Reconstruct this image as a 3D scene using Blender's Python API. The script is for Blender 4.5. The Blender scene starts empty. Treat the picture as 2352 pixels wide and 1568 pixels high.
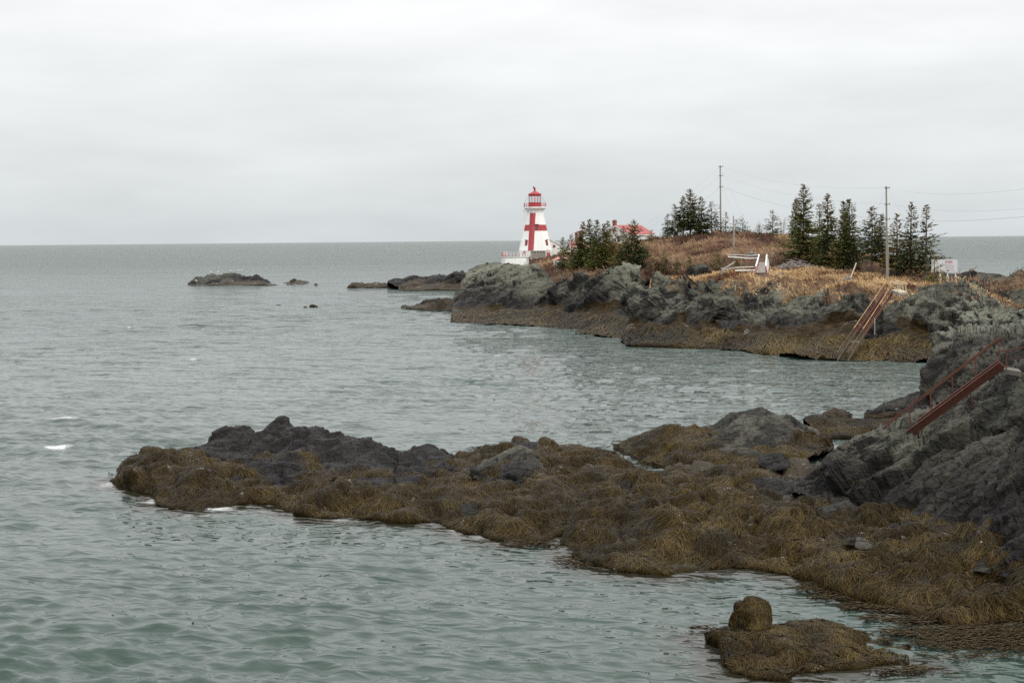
import bpy, math, random
import numpy as np
from mathutils import Vector, Matrix
rng = np.random.default_rng(7)
random.seed(7)
SC = bpy.context.scene
COL = SC.collection

# ------------------------------------------------------------------ camera
H = 14.0                                # camera height over the water
F = 50.0 / 36.0 * 2352                  # focal length in survey pixels
PITCH = math.atan(232 / F)
ROLL = math.atan(0.00935)
fw = np.array([0, math.cos(PITCH), -math.sin(PITCH)])
r0 = np.array([1.0, 0, 0]); u0 = np.array([0, math.sin(PITCH), math.cos(PITCH)])
rt = r0 * math.cos(ROLL) - u0 * math.sin(ROLL)
up = u0 * math.cos(ROLL) + r0 * math.sin(ROLL)
cam_d = bpy.data.cameras.new('camera'); cam = bpy.data.objects.new('camera', cam_d); COL.objects.link(cam)
cam_d.lens = 50; cam_d.sensor_width = 36; cam_d.clip_start = 0.5; cam_d.clip_end = 90000
cam.matrix_world = Matrix(((rt[0], up[0], -fw[0], 0), (rt[1], up[1], -fw[1], 0), (rt[2], up[2], -fw[2], H), (0, 0, 0, 1)))
SC.camera = cam

# ------------------------------------------------------------------ light
SUN_EL, SUN_AZ = math.radians(38), math.radians(128)   # azimuth clockwise from +Y
w = bpy.data.worlds.new('World'); SC.world = w; w.use_nodes = True
nt = w.node_tree; nt.nodes.clear()
def wn(t, **k):
    n = nt.nodes.new(t)
    for a, b in k.items(): setattr(n, a, b)
    return n
wl = nt.links.new
wout = wn('ShaderNodeOutputWorld'); bg = wn('ShaderNodeBackground'); wl(bg.outputs[0], wout.inputs[0])
bg2 = wn('ShaderNodeBackground'); add = wn('ShaderNodeAddShader')
sky = wn('ShaderNodeTexSky', sky_type='NISHITA', sun_disc=False, sun_elevation=SUN_EL, sun_rotation=SUN_AZ, air_density=1.0, dust_density=3.0)
wl(sky.outputs[0], bg2.inputs[0]); bg2.inputs[1].default_value = 0.012
tc = wn('ShaderNodeTexCoord'); sep = wn('ShaderNodeSeparateXYZ'); wl(tc.outputs['Generated'], sep.inputs[0])
mx = wn('ShaderNodeMath', operation='MAXIMUM'); wl(sep.outputs[2], mx.inputs[0]); mx.inputs[1].default_value = 0.0
gr = wn('ShaderNodeMath', operation='MULTIPLY_ADD'); wl(mx.outputs[0], gr.inputs[0]); gr.inputs[1].default_value = 1.6; gr.inputs[2].default_value = 1.0
mp = wn('ShaderNodeMapping'); wl(tc.outputs['Generated'], mp.inputs[0]); mp.inputs['Scale'].default_value = (1.0, 1.0, 4.5)
nz = wn('ShaderNodeTexNoise'); wl(mp.outputs[0], nz.inputs[0]); nz.inputs['Scale'].default_value = 4.2; nz.inputs['Detail'].default_value = 5; nz.inputs['Roughness'].default_value = 0.55
nr = wn('ShaderNodeMapRange'); wl(nz.outputs[0], nr.inputs[0]); nr.inputs[1].default_value = 0.3; nr.inputs[2].default_value = 0.7; nr.inputs[3].default_value = 0.90; nr.inputs[4].default_value = 1.08
ml = wn('ShaderNodeMath', operation='MULTIPLY'); wl(gr.outputs[0], ml.inputs[0]); wl(nr.outputs[0], ml.inputs[1])
ccol = wn('ShaderNodeMix', data_type='RGBA'); wl(mx.outputs[0], ccol.inputs[0]); ccol.inputs[6].default_value = (0.615, 0.655, 0.67, 1); ccol.inputs[7].default_value = (0.70, 0.70, 0.695, 1)
hz = wn('ShaderNodeMapRange'); wl(sep.outputs[2], hz.inputs[0]); hz.inputs[1].default_value = 0.0; hz.inputs[2].default_value = 0.17
wl(hz.outputs[0], ccol.inputs[0])
wl(ccol.outputs[2], bg.inputs[0]); wl(ml.outputs[0], bg.inputs[1])
wl(bg.outputs[0], add.inputs[0]); wl(bg2.outputs[0], add.inputs[1]); wl(add.outputs[0], wout.inputs[0])
sd = bpy.data.lights.new('sun', 'SUN'); so = bpy.data.objects.new('sun', sd); COL.objects.link(so)
sd.energy = 1.1; sd.angle = math.radians(14); sd.color = (1.0, 0.95, 0.88)
dirv = Vector((math.sin(SUN_AZ) * math.cos(SUN_EL), math.cos(SUN_AZ) * math.cos(SUN_EL), math.sin(SUN_EL)))
so.rotation_euler = dirv.to_track_quat('Z', 'Y').to_euler(); so.location = (60, -60, 80)
SC.view_settings.view_transform = 'Standard'; SC.view_settings.look = 'None'
SC.view_settings.exposure = 0.08; SC.view_settings.gamma = 1.0; SC.view_settings.use_curve_mapping = False
try:
    SC.cycles.use_denoising = False
    SC.cycles.max_bounces = 5; SC.cycles.diffuse_bounces = 2; SC.cycles.glossy_bounces = 3; SC.cycles.transparent_max_bounces = 6
except Exception: pass

# ------------------------------------------------------------------ survey helpers
def ray(px, py):
    px = np.asarray(px, float); py = np.asarray(py, float)
    d = fw + np.multiply.outer((px - 1176) / F, rt) + np.multiply.outer((784 - py) / F, up)
    return d
def at(px, py, D):
    d = ray(px, py); s = np.asarray(D, float) / d[..., 1]
    return np.array([0, 0, H]) + d * s[..., None]
def atz(px, py, z):
    d = ray(px, py); s = (np.asarray(z, float) - H) / d[..., 2]
    return np.array([0, 0, H]) + d * s[..., None]
def V(px, py, D): return Vector(at(px, py, D))
def project(P):
    q = P - np.array([0, 0, H]); z = q @ fw
    return 1176 + F * (q @ rt) / z, 784 - F * (q @ up) / z

# ------------------------------------------------------------------ numpy noise
def hsh(i, j, k, s):
    n = (i.astype(np.int64) * 374761393 + j.astype(np.int64) * 668265263 + k.astype(np.int64) * 1440662683 + s * 974634777) & 0xFFFFFFFF
    n = ((n ^ (n >> 13)) * 1274126177) & 0xFFFFFFFF
    n = ((n ^ (n >> 16)) * 2246822519) & 0xFFFFFFFF
    return ((n ^ (n >> 15)) & 0xFFFFFF) / float(0xFFFFFF)
def vnoise(p, s=0):
    c = np.floor(p); f = p - c; f = f * f * (3 - 2 * f); c = c.astype(np.int64)
    out = 0
    for a in (0, 1):
        for b in (0, 1):
            for d in (0, 1):
                wgt = (f[:, 0] if a else 1 - f[:, 0]) * (f[:, 1] if b else 1 - f[:, 1]) * (f[:, 2] if d else 1 - f[:, 2])
                out = out + wgt * hsh(c[:, 0] + a, c[:, 1] + b, c[:, 2] + d, s)
    return out
def fbm(p, s=0, oct=3):
    o = 0; a = 0.5; t = 0
    for k in range(oct):
        o = o + a * vnoise(p * 2 ** k + k * 17.3, s + k); t += a; a *= 0.5
    return o / t
def worley(p, s=0):
    """distance to the nearest cell point, its random value and a tilted-plane value per cell"""
    c = np.floor(p).astype(np.int64)
    best = np.full(len(p), 9.0); val = np.zeros(len(p)); pl = np.zeros(len(p))
    for a in (-1, 0, 1):
        for b in (-1, 0, 1):
            for d in (-1, 0, 1):
                i, j, k = c[:, 0] + a, c[:, 1] + b, c[:, 2] + d
                r1 = hsh(i, j, k, s); r2 = hsh(i, j, k, s + 1); r3 = hsh(i, j, k, s + 2)
                q = np.stack([p[:, 0] - (i + r1), p[:, 1] - (j + r2), p[:, 2] - (k + r3)], 1)
                dd = (q * q).sum(1)
                m = dd < best
                if not m.any(): continue
                best[m] = dd[m]
                v = (r1 * 7.31 + r2 * 3.7 + r3 * 5.9) % 1.0
                val[m] = v[m]
                pl[m] = (q[:, 0] * (r2 - .5) + q[:, 1] * (r3 - .5) + q[:, 2] * (r1 - .5))[m] * 2
    return np.sqrt(best), val, pl

def flatten(P, n, nc, Q, s, tilt, lim, keep, groove=0.0, gw=.07, axes=None):
    """break a surface into flat, tipped faces, one per nearest cell, with open joints between; returns points and a value per face"""
    c = np.floor(Q).astype(np.int64); best = np.full(len(Q), 9.0); sec = np.full(len(Q), 9.0); cid = np.zeros(len(Q), np.int64)
    for a in (-1, 0, 1):
        for b in (-1, 0, 1):
            for d in (-1, 0, 1):
                i, j, k = c[:, 0] + a, c[:, 1] + b, c[:, 2] + d
                dd = (Q[:, 0] - i - hsh(i, j, k, s)) ** 2 + (Q[:, 1] - j - hsh(i, j, k, s + 1)) ** 2 + (Q[:, 2] - k - hsh(i, j, k, s + 2)) ** 2
                m = dd < best; sec = np.minimum(sec, np.maximum(best, dd)); best[m] = dd[m]; cid[m] = (((i + 4096) * 8192 + j + 4096) * 8192 + k + 4096)[m]
    _, inv = np.unique(cid, return_inverse=True); inv = inv.ravel(); cnt = np.bincount(inv)
    mean = np.stack([np.bincount(inv, P[:, q]) / cnt for q in range(3)], 1); mn = np.stack([np.bincount(inv, nc[:, q]) / cnt for q in range(3)], 1)
    r_ = np.random.default_rng(s); mn /= np.linalg.norm(mn, axis=1, keepdims=True) + 1e-9; mn += r_.normal(0, tilt, (len(mn), 1)) * axes[2] + r_.normal(0, tilt * .7, (len(mn), 1)) * axes[1] + r_.normal(0, tilt * .3, (len(mn), 1)) * axes[0]; mn /= np.linalg.norm(mn, axis=1, keepdims=True) + 1e-9
    off = r_.normal(0, lim * .18, len(mn))
    dist = ((P - mean[inv]) * mn[inv]).sum(1) / np.maximum(.5, (n * mn[inv]).sum(1)) - off[inv]
    e = np.sqrt(sec) - np.sqrt(best)
    return P - n * (np.clip(dist, -lim, lim) * keep + groove * np.clip(1 - e / gw, 0, 1) * keep)[:, None], r_.random(len(mn))[inv]
def crack(p, s=0):
    """distance between the two nearest cell points: near 0 along joints"""
    c = np.floor(p).astype(np.int64); f1 = np.full(len(p), 9.0); f2 = np.full(len(p), 9.0)
    for a in (-1, 0, 1):
        for b in (-1, 0, 1):
            for d in (-1, 0, 1):
                i, j, k = c[:, 0] + a, c[:, 1] + b, c[:, 2] + d
                dd = (p[:, 0] - i - hsh(i, j, k, s)) ** 2 + (p[:, 1] - j - hsh(i, j, k, s + 1)) ** 2 + (p[:, 2] - k - hsh(i, j, k, s + 2)) ** 2
                f2 = np.minimum(f2, np.maximum(f1, dd)); f1 = np.minimum(f1, dd)
    return np.sqrt(f2) - np.sqrt(f1)
def blocky(p, s=0, slope=1.6, tilt=.9, cap=.75):
    """continuous angular relief: the highest of overlapping tilted, flat-topped blocks, one per cell (about 0..1)"""
    c = np.floor(p).astype(np.int64)
    best = np.full(len(p), -9.0)
    for a in (-1, 0, 1):
        for b in (-1, 0, 1):
            for d in (-1, 0, 1):
                i, j, k = c[:, 0] + a, c[:, 1] + b, c[:, 2] + d
                r1 = hsh(i, j, k, s); r2 = hsh(i, j, k, s + 1); r3 = hsh(i, j, k, s + 2)
                x = p[:, 0] - (i + r1); y = p[:, 1] - (j + r2); z = p[:, 2] - (k + r3)
                t1 = (r2 * 5.7 + r3 * 3.1) % 1.0; t2 = (r1 * 4.3 + r3 * 7.7) % 1.0; t3 = (r1 * 6.1 + r2 * 2.9) % 1.0
                # skewed block axes
                xx = x + (t1 - .5) * y * .9; yy = y + (t2 - .5) * z * .9; zz = z + (t3 - .5) * x * .9
                h = np.minimum(cap + .25 * t3, 1.15 + .5 * t1 - slope * np.maximum(np.maximum(np.abs(xx), np.abs(yy)), np.abs(zz))) + tilt * ((t1 - .5) * x + (t2 - .5) * y + (t3 - .5) * z)
                np.maximum(best, h, out=best)
    return best

# ------------------------------------------------------------------ materials
def mat(name):
    m = bpy.data.materials.new(name); m.use_nodes = True
    t = m.node_tree; b = t.nodes['Principled BSDF']
    return m, t, b
def N(t, ty, ins=None, **k):
    n = t.nodes.new(ty)
    for a, b in k.items(): setattr(n, a, b)
    for a, b in (ins or {}).items():
        if hasattr(b, 'is_linked') or hasattr(b, 'links'): t.links.new(b, n.inputs[a])
        else: n.inputs[a].default_value = b
    return n
def mixc(t, f, a, b, mode='MIX'):
    n = t.nodes.new('ShaderNodeMix'); n.data_type = 'RGBA'; n.blend_type = mode
    for i, v in ((0, f), (6, a), (7, b)):
        if hasattr(v, 'links'): t.links.new(v, n.inputs[i])
        elif i == 0: n.inputs[i].default_value = v
        else: n.inputs[i].default_value = (*v, 1)
    return n.outputs[2]
def mth(t, op, a, b=0.0, c=0.0, clamp=False):
    n = t.nodes.new('ShaderNodeMath'); n.operation = op; n.use_clamp = clamp
    for i, v in enumerate((a, b, c)):
        if hasattr(v, 'links'): t.links.new(v, n.inputs[i])
        else: n.inputs[i].default_value = v
    return n.outputs[0]
def rng_(t, v, a, b, c=0.0, d=1.0):
    n = t.nodes.new('ShaderNodeMapRange'); t.links.new(v, n.inputs[0])
    for i, x in zip((1, 2, 3, 4), (a, b, c, d)): n.inputs[i].default_value = x
    return n.outputs[0]
def noise(t, vec, scale, detail=4, rough=0.55, dist=0.0):
    n = t.nodes.new('ShaderNodeTexNoise'); t.links.new(vec, n.inputs['Vector'])
    n.inputs['Scale'].default_value = scale; n.inputs['Detail'].default_value = detail
    n.inputs['Roughness'].default_value = rough; n.inputs['Distortion'].default_value = dist
    return n.outputs[0]
def geo(t): return t.nodes.new('ShaderNodeNewGeometry')
def attr(t, name): return N(t, 'ShaderNodeAttribute', attribute_name=name)
def pos(t): return t.nodes.new('ShaderNodeTexCoord').outputs['Object']

def rock_material(name, k):
    """k: texture size factor (1 near the camera, larger far away)"""
    m, t, b = mat(name)
    P = pos(t)
    mpn = N(t, 'ShaderNodeMapping', {'Vector': P, 'Rotation': (0.5, 0.45, 0.3), 'Scale': (0.45, 1.0, 1.6)}); S = mpn.outputs[0]
    big = noise(t, P, 0.22 / k, 4); mid = noise(t, S, 1.1 / k, 6, 0.62, 0.4); fine = noise(t, S, 6.0 / k, 6, 0.65)
    vor = N(t, 'ShaderNodeTexVoronoi', {'Vector': S, 'Scale': 0.9 / k}, feature='F1')
    base = mixc(t, rng_(t, big, .38, .62), (0.019, 0.0160, 0.0155), (0.031, 0.032, 0.024))
    base = mixc(t, rng_(t, mid, .40, .68), base, (0.064, 0.063, 0.049))
    base = mixc(t, mth(t, 'MULTIPLY', vor.outputs['Color'], 0.35), base, (0.028, 0.023, 0.022))
    base = mixc(t, rng_(t, fine, .52, .75, 0, .45), base, (0.125, 0.12, 0.105))
    base = mixc(t, rng_(t, fine, .50, .34, 0, .6), base, (0.013, 0.012, 0.0115))
    fc = attr(t, 'facet').outputs['Fac']
    base = mixc(t, rng_(t, fc, .25, .50, .85 if k > 1.5 else .5, 0), base, (0.016, 0.0145, 0.016)); base = mixc(t, rng_(t, fc, .52, .72, 0, .7 if k > 1.5 else .45), base, (0.125, 0.12, 0.096))
    nrm = N(t, 'ShaderNodeSeparateXYZ', {0: geo(t).outputs['Normal']}).outputs[2]
    upf = rng_(t, nrm, .25, .8)
    li = attr(t, 'lich').outputs['Fac']
    lf = mth(t, 'MULTIPLY', li, rng_(t, mth(t, 'ADD', mth(t, 'ADD', noise(t, P, 1.6 / k, 6, .75), mth(t, 'MULTIPLY', mth(t, 'SUBTRACT', fc, .5), .25)), mth(t, 'MULTIPLY', upf, .13)), .51, .62))
    base = mixc(t, mth(t, 'MULTIPLY', lf, .62), base, (0.22, 0.228, 0.175))
    yf = mth(t, 'MULTIPLY', mth(t, 'MULTIPLY', rng_(t, li, .5, .9), upf), rng_(t, noise(t, P, 1.3 / k, 5, .65), .63, .68))
    base = mixc(t, mth(t, 'MULTIPLY', yf, .9), base, (0.27, 0.18, 0.03))
    wet = attr(t, 'wet').outputs['Fac']
    wf = rng_(t, mth(t, 'ADD', wet, mth(t, 'MULTIPLY', mth(t, 'SUBTRACT', mid, .5), 1.0)), .35, .65)
    base = mixc(t, mth(t, 'MULTIPLY', wf, .9), base, (0.014, 0.0125, 0.0125))
    wd = attr(t, 'weed').outputs['Fac']
    wdf = rng_(t, mth(t, 'ADD', wd, mth(t, 'MULTIPLY', mth(t, 'SUBTRACT', mid, .5), .8)), .42, .55)
    weedc = mixc(t, rng_(t, fine, .35, .65), (0.011, 0.007, 0.002), (0.046, 0.028, 0.0065))
    base = mixc(t, wdf, base, weedc)
    bar = mth(t, 'MULTIPLY', wdf, mth(t, 'MULTIPLY', rng_(t, noise(t, P, 1.1 / k, 2), .63, .68), rng_(t, noise(t, P, 14 / k, 3, .7), .52, .6)))
    base = mixc(t, bar, base, (0.42, 0.41, 0.37))
    vg = attr(t, 'veg').outputs['Fac']
    vf = rng_(t, mth(t, 'ADD', vg, mth(t, 'MULTIPLY', mth(t, 'SUBTRACT', noise(t, P, 0.9 / k, 5, .65), .5), 1.3)), .42, .56)
    vc = mixc(t, rng_(t, noise(t, P, 0.5 / k, 5), .35, .65), (0.09, 0.052, 0.038), (0.20, 0.14, 0.085))
    base = mixc(t, vf, base, vc)
    t.links.new(base, b.inputs['Base Color'])
    b.inputs['Specular IOR Level'].default_value = .13
    rg = mth(t, 'SUBTRACT', 0.85, mth(t, 'MULTIPLY', mth(t, 'MAXIMUM', wf, wdf), 0.30))
    t.links.new(rg, b.inputs['Roughness'])
    ed = N(t, 'ShaderNodeTexVoronoi', {'Vector': S, 'Scale': 2.2 / k}, feature='DISTANCE_TO_EDGE').outputs[0]
    hgt = mth(t, 'ADD', mth(t, 'MULTIPLY', fine, .6), mth(t, 'MULTIPLY', rng_(t, ed, 0, .045), .7))
    hgt = mth(t, 'ADD', hgt, mth(t, 'MULTIPLY', mid, 1.2))
    bp = N(t, 'ShaderNodeBump', {'Strength': 0.9, 'Distance': 0.085 * k, 'Height': hgt})
    t.links.new(bp.outputs[0], b.inputs['Normal'])
    return m
ROCK_NEAR = rock_material('shore_rock_near', 1.0)
ROCK_FAR = rock_material('shore_rock_far', 2.4)

def tint_material(name, rough=.7, scale=3.0, var=.35, trans=0.0):
    """colour from the per-point 'tint' attribute with some mottling"""
    m, t, b = mat(name)
    a = attr(t, 'tint').outputs['Color']
    n = noise(t, pos(t), scale, 3)
    c = mixc(t, 1.0, a, mixc(t, n, (1 - var,) * 3, (1 + var,) * 3), 'MULTIPLY')
    t.links.new(c, b.inputs['Base Color']); b.inputs['Roughness'].default_value = rough; b.inputs['Specular IOR Level'].default_value = .12
    return m
WEED = tint_material('rockweed', .5); GRASS = tint_material('dry_grass', .9); NEEDLE = tint_material('spruce_needles', .8)
def paint(name, col, rough=.6, var=.12, scale=2.0, metal=0.0, dirt=None, dirtamt=.5, lo=.5, hi=.65, bump=0.0, bscale=20):
    m, t, b = mat(name)
    P = pos(t); n = noise(t, P, scale, 5, .6)
    c = mixc(t, n, tuple(x * (1 - var) for x in col), tuple(min(.9, x * (1 + var)) for x in col))
    if dirt:
        d = noise(t, N(t, 'ShaderNodeMapping', {'Vector': P, 'Scale': (1, 1, .35)}).outputs[0], scale * 1.7, 6, .68)
        c = mixc(t, mth(t, 'MULTIPLY', rng_(t, d, lo, hi), dirtamt), c, dirt)
    t.links.new(c, b.inputs['Base Color']); b.inputs['Roughness'].default_value = rough; b.inputs['Metallic'].default_value = metal
    if bump:
        bp = N(t, 'ShaderNodeBump', {'Strength': bump, 'Distance': .02, 'Height': noise(t, P, bscale, 4)}); t.links.new(bp.outputs[0], b.inputs['Normal'])
    return m
def clapboard(name, col, pitch):
    m, t, b = mat(name)
    P = pos(t)
    z = N(t, 'ShaderNodeSeparateXYZ', {0: P}).outputs[2]
    saw = mth(t, 'FRACT', mth(t, 'DIVIDE', z, pitch))
    st = noise(t, N(t, 'ShaderNodeMapping', {'Vector': P, 'Scale': (2.5, 2.5, .3)}).outputs[0], 1.2, 5, .65)
    c = mixc(t, mth(t, 'MULTIPLY', rng_(t, st, .5, .75), .14), col, tuple(x * .68 for x in col))
    t.links.new(c, b.inputs['Base Color']); b.inputs['Roughness'].default_value = .55
    bp = N(t, 'ShaderNodeBump', {'Strength': .12, 'Distance': .02, 'Height': saw}); t.links.new(bp.outputs[0], b.inputs['Normal'])
    return m
M_WHITE = clapboard('white_shingle_paint', (.80, .80, .775), .14)
M_WHITE2 = paint('white_trim_paint', (.78, .78, .76), .5, .05, 3, dirt=(.45, .43, .38), dirtamt=.3)
M_RED = paint('red_paint', (.34, .030, .038), .5, .12, 1.5, dirt=(.55, .16, .15), dirtamt=.35)
M_REDD = paint('dark_red_iron_paint', (.36, .025, .04), .45, .1, 3)
M_ROOF = paint('faded_red_roofing', (.43, .125, .12), .6, .1, 1.0, dirt=(.50, .21, .19), dirtamt=.5)
M_ROOF2 = paint('pale_pink_roofing', (.48, .20, .185), .6, .1, 1.0)
M_BRICK = paint('brick', (.25, .09, .055), .85, .25, 9)
M_CONC = paint('whitewashed_concrete', (.66, .66, .63), .8, .07, 1.2, dirt=(.42, .41, .36), dirtamt=.5, bump=.4)
M_GREYC = paint('grey_concrete', (.36, .35, .31), .9, .2, 2, dirt=(.2, .2, .15), dirtamt=.6, bump=.5)
M_GLASSD = paint('dark_window_glass', (.05, .055, .06), .08, .1, 3)
M_BLUEG = paint('blue_window_glass', (.05, .12, .15), .1, .1, 3)
M_GREYW = paint('weathered_wood', (.30, .275, .235), .85, .25, 5, dirt=(.16, .14, .12), dirtamt=.6, bump=.5)
M_PALEW = paint('pale_bleached_wood', (.48, .42, .31), .8, .15, 5, bump=.3)
M_ORANGEW = paint('stained_handrail', (.46, .27, .13), .7, .25, 2.0, dirt=(.22, .08, .035), dirtamt=.8, lo=.42, hi=.6)
M_RUST = paint('rusted_steel', (.115, .038, .022), .85, .3, 2.5, dirt=(.075, .028, .02), dirtamt=.8, lo=.45, hi=.62, bump=.6, bscale=25)
M_RUSTO = paint('orange_rusted_steel', (.14, .052, .03), .85, .3, 2.5, dirt=(.10, .035, .02), dirtamt=.8, lo=.45, hi=.62, bump=.5)
M_WEEDW = paint('weed_stained_wood', (.075, .062, .035), .7, .3, 3, dirt=(.2, .18, .13), dirtamt=.6)
M_POLE = paint('weathered_pole_wood', (.27, .26, .21), .85, .15, 2, dirt=(.17, .19, .13), dirtamt=.6)
M_BARK = paint('spruce_bark', (.16, .13, .11), .9, .25, 3, dirt=(.28, .26, .23), dirtamt=.5)
M_TWIG = paint('bare_twigs', (.27, .22, .18), .9, .2, 3)
M_DEAD = paint('grey_driftwood', (.33, .30, .27), .9, .3, 4, dirt=(.13, .1, .08), dirtamt=.7)
M_SLAB = paint('stained_concrete', (.13, .118, .095), .9, .25, 2, dirt=(.09, .085, .06), dirtamt=.7, bump=.6)
M_LOG = paint('orange_dead_wood', (.22, .135, .07), .9, .25, 3, dirt=(.1, .06, .04), dirtamt=.7)
M_WIRE = paint('wire_metal', (.10, .10, .10), .6, .1, 3)
M_SIGN = paint('sign_white', (.62, .62, .64), .5, .03, 2)
M_SIGNRED = paint('sign_red_print', (.45, .12, .13), .6, .05, 2)
M_SIGNGREY = paint('sign_grey_print', (.45, .43, .43), .6, .05, 2)
M_GULL = paint('gull_plumage', (.8, .8, .79), .8, .05, 5)
m, t, b = mat('clear_lantern_glass'); M_GLASS = m
b.inputs['Base Color'].default_value = (.9, .93, .93, 1); b.inputs['Roughness'].default_value = .02
b.inputs['Transmission Weight'].default_value = 1.0; b.inputs['IOR'].default_value = 1.02
m, t, b = mat('lit_red_lamp'); M_LAMP = m
b.inputs['Base Color'].default_value = (.6, .05, .04, 1); b.inputs['Emission Color'].default_value = (1, .12, .08, 1); b.inputs['Emission Strength'].default_value = 1.6

# ------------------------------------------------------------------ object helpers
def tag(o, label=None, cat=None, group=None, kind=None):
    if label: o['label'] = label
    if cat: o['category'] = cat
    if group: o['group'] = group
    if kind: o['kind'] = kind
    return o
ROOT = {}
def empty(name, loc, label, cat, group=None):
    o = bpy.data.objects.new(name, None); COL.objects.link(o); o.location = loc; o.empty_display_size = .3
    ROOT[o] = Vector(loc)
    return tag(o, label, cat, group)
def link(name, me, parent=None):
    o = bpy.data.objects.new(name, me); COL.objects.link(o)
    if parent is not None:
        o.parent = parent; ROOT[o] = ROOT.get(parent, Vector((0, 0, 0)))
    return o
def npmesh(name, verts, faces, material, smooth=False, attrs=None):
    """faces: (n,3) or (n,4) int array"""
    me = bpy.data.meshes.new(name)
    verts = np.ascontiguousarray(verts, np.float32); faces = np.ascontiguousarray(faces, np.int32)
    k = faces.shape[1]
    me.vertices.add(len(verts)); me.vertices.foreach_set('co', verts.ravel())
    me.loops.add(faces.size); me.loops.foreach_set('vertex_index', faces.ravel())
    me.polygons.add(len(faces)); me.polygons.foreach_set('loop_start', np.arange(0, faces.size, k, dtype=np.int32))
    if smooth: me.polygons.foreach_set('use_smooth', np.ones(len(faces), bool))
    for a, v in (attrs or {}).items():
        v = np.asarray(v, np.float32)
        if v.ndim == 1:
            at_ = me.attributes.new(a, 'FLOAT', 'POINT'); at_.data.foreach_set('value', np.ascontiguousarray(v))
        else:
            at_ = me.attributes.new(a, 'FLOAT_COLOR', 'POINT')
            c = np.ones((len(v), 4), np.float32); c[:, :3] = v; at_.data.foreach_set('color', c.ravel())
    me.materials.append(material); me.update(calc_edges=True)
    return me
class MB:
    def __init__(s): s.v = []; s.f = []
    def quadbox(s, c8):
        n = len(s.v); s.v += [Vector(c) for c in c8]
        s.f += [tuple(n + i for i in q) for q in ((0, 3, 2, 1), (4, 5, 6, 7), (0, 1, 5, 4), (1, 2, 6, 5), (2, 3, 7, 6), (3, 0, 4, 7))]
        return s
    def box(s, c, size, rz=0, M=None):
        c = Vector(c); hx, hy, hz = [q / 2 for q in size]
        R = M or Matrix.Rotation(rz, 3, 'Z')
        return s.quadbox([c + R @ Vector(q) for q in ((-hx, -hy, -hz), (hx, -hy, -hz), (hx, hy, -hz), (-hx, hy, -hz), (-hx, -hy, hz), (hx, -hy, hz), (hx, hy, hz), (-hx, hy, hz))])
    def bar(s, a, b, w_, h_, upv=(0, 0, 1)):
        a, b = Vector(a), Vector(b); d = b - a; L = d.length; d.normalize()
        x = d.cross(Vector(upv)); 
        if x.length < 1e-4: x = d.cross(Vector((1, 0, 0)))
        x.normalize(); z = x.cross(d)
        M = Matrix((x, d, z)).transposed()
        return s.box((a + b) / 2, (w_, L, h_), M=M)
    def tube(s, a, b, ra, rb=None, n=6, cap=True):
        rb = ra if rb is None else rb
        a, b = Vector(a), Vector(b); d = (b - a).normalized()
        x = d.cross(Vector((0, 0, 1)))
        if x.length < 1e-3: x = Vector((1, 0, 0))
        x.normalize(); y = d.cross(x)
        k = len(s.v)
        for (c, r) in ((a, ra), (b, rb)):
            for i in range(n):
                an = 2 * math.pi * i / n
                s.v.append(c + x * math.cos(an) * r + y * math.sin(an) * r)
        for i in range(n):
            j = (i + 1) % n; s.f.append((k + i, k + j, k + n + j, k + n + i))
        if cap: s.f.append(tuple(k + n - 1 - i for i in range(n))); s.f.append(tuple(k + n + i for i in range(n)))
        return s
    def path(s, pts, r, n=5):
        for a, b, i in zip(pts, pts[1:], range(99)):
            r0_, r1_ = (r[i], r[i + 1]) if isinstance(r, (list, tuple)) else (r, r)
            s.tube(a, b, r0_, r1_, n, cap=False)
        return s
    def rings(s, c, prof, n, a0=0, cap=True):
        """stack of n-gons: prof [(z,R)...] round point c"""
        c = Vector(c); k = len(s.v)
        for z, R in prof:
            for i in range(n):
                an = a0 + 2 * math.pi * i / n
                s.v.append(c + Vector((R * math.sin(an), -R * math.cos(an), z)))
        for l in range(len(prof) - 1):
            for i in range(n):
                j = (i + 1) % n
                s.f.append((k + l * n + i, k + l * n + j, k + (l + 1) * n + j, k + (l + 1) * n + i))
        if cap:
            s.f.append(tuple(k + n - 1 - i for i in range(n))); e = k + (len(prof) - 1) * n; s.f.append(tuple(e + i for i in range(n)))
        return s
    def poly(s, pts):
        n = len(s.v); s.v += [Vector(p) for p in pts]; s.f.append(tuple(range(n, n + len(pts)))); return s
    def slab(s, pts, off):
        """polygon extruded by vector off"""
        n = len(s.v); k = len(pts); off = Vector(off)
        s.v += [Vector(p) for p in pts] + [Vector(p) + off for p in pts]
        s.f.append(tuple(n + i for i in range(k))); s.f.append(tuple(n + k + k - 1 - i for i in range(k)))
        for i in range(k):
            j = (i + 1) % k; s.f.append((n + j, n + i, n + k + i, n + k + j))
        return s
    def build(s, name, material, parent=None, smooth=False, **kw):
        off = ROOT.get(parent, Vector((0, 0, 0))) if parent is not None else Vector((0, 0, 0))
        me = bpy.data.meshes.new(name); me.from_pydata([v - off for v in s.v], [], s.f)
        me.materials.append(material)
        if smooth:
            for p in me.polygons: p.use_smooth = True
        o = link(name, me, parent)
        return tag(o, **kw)

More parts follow.
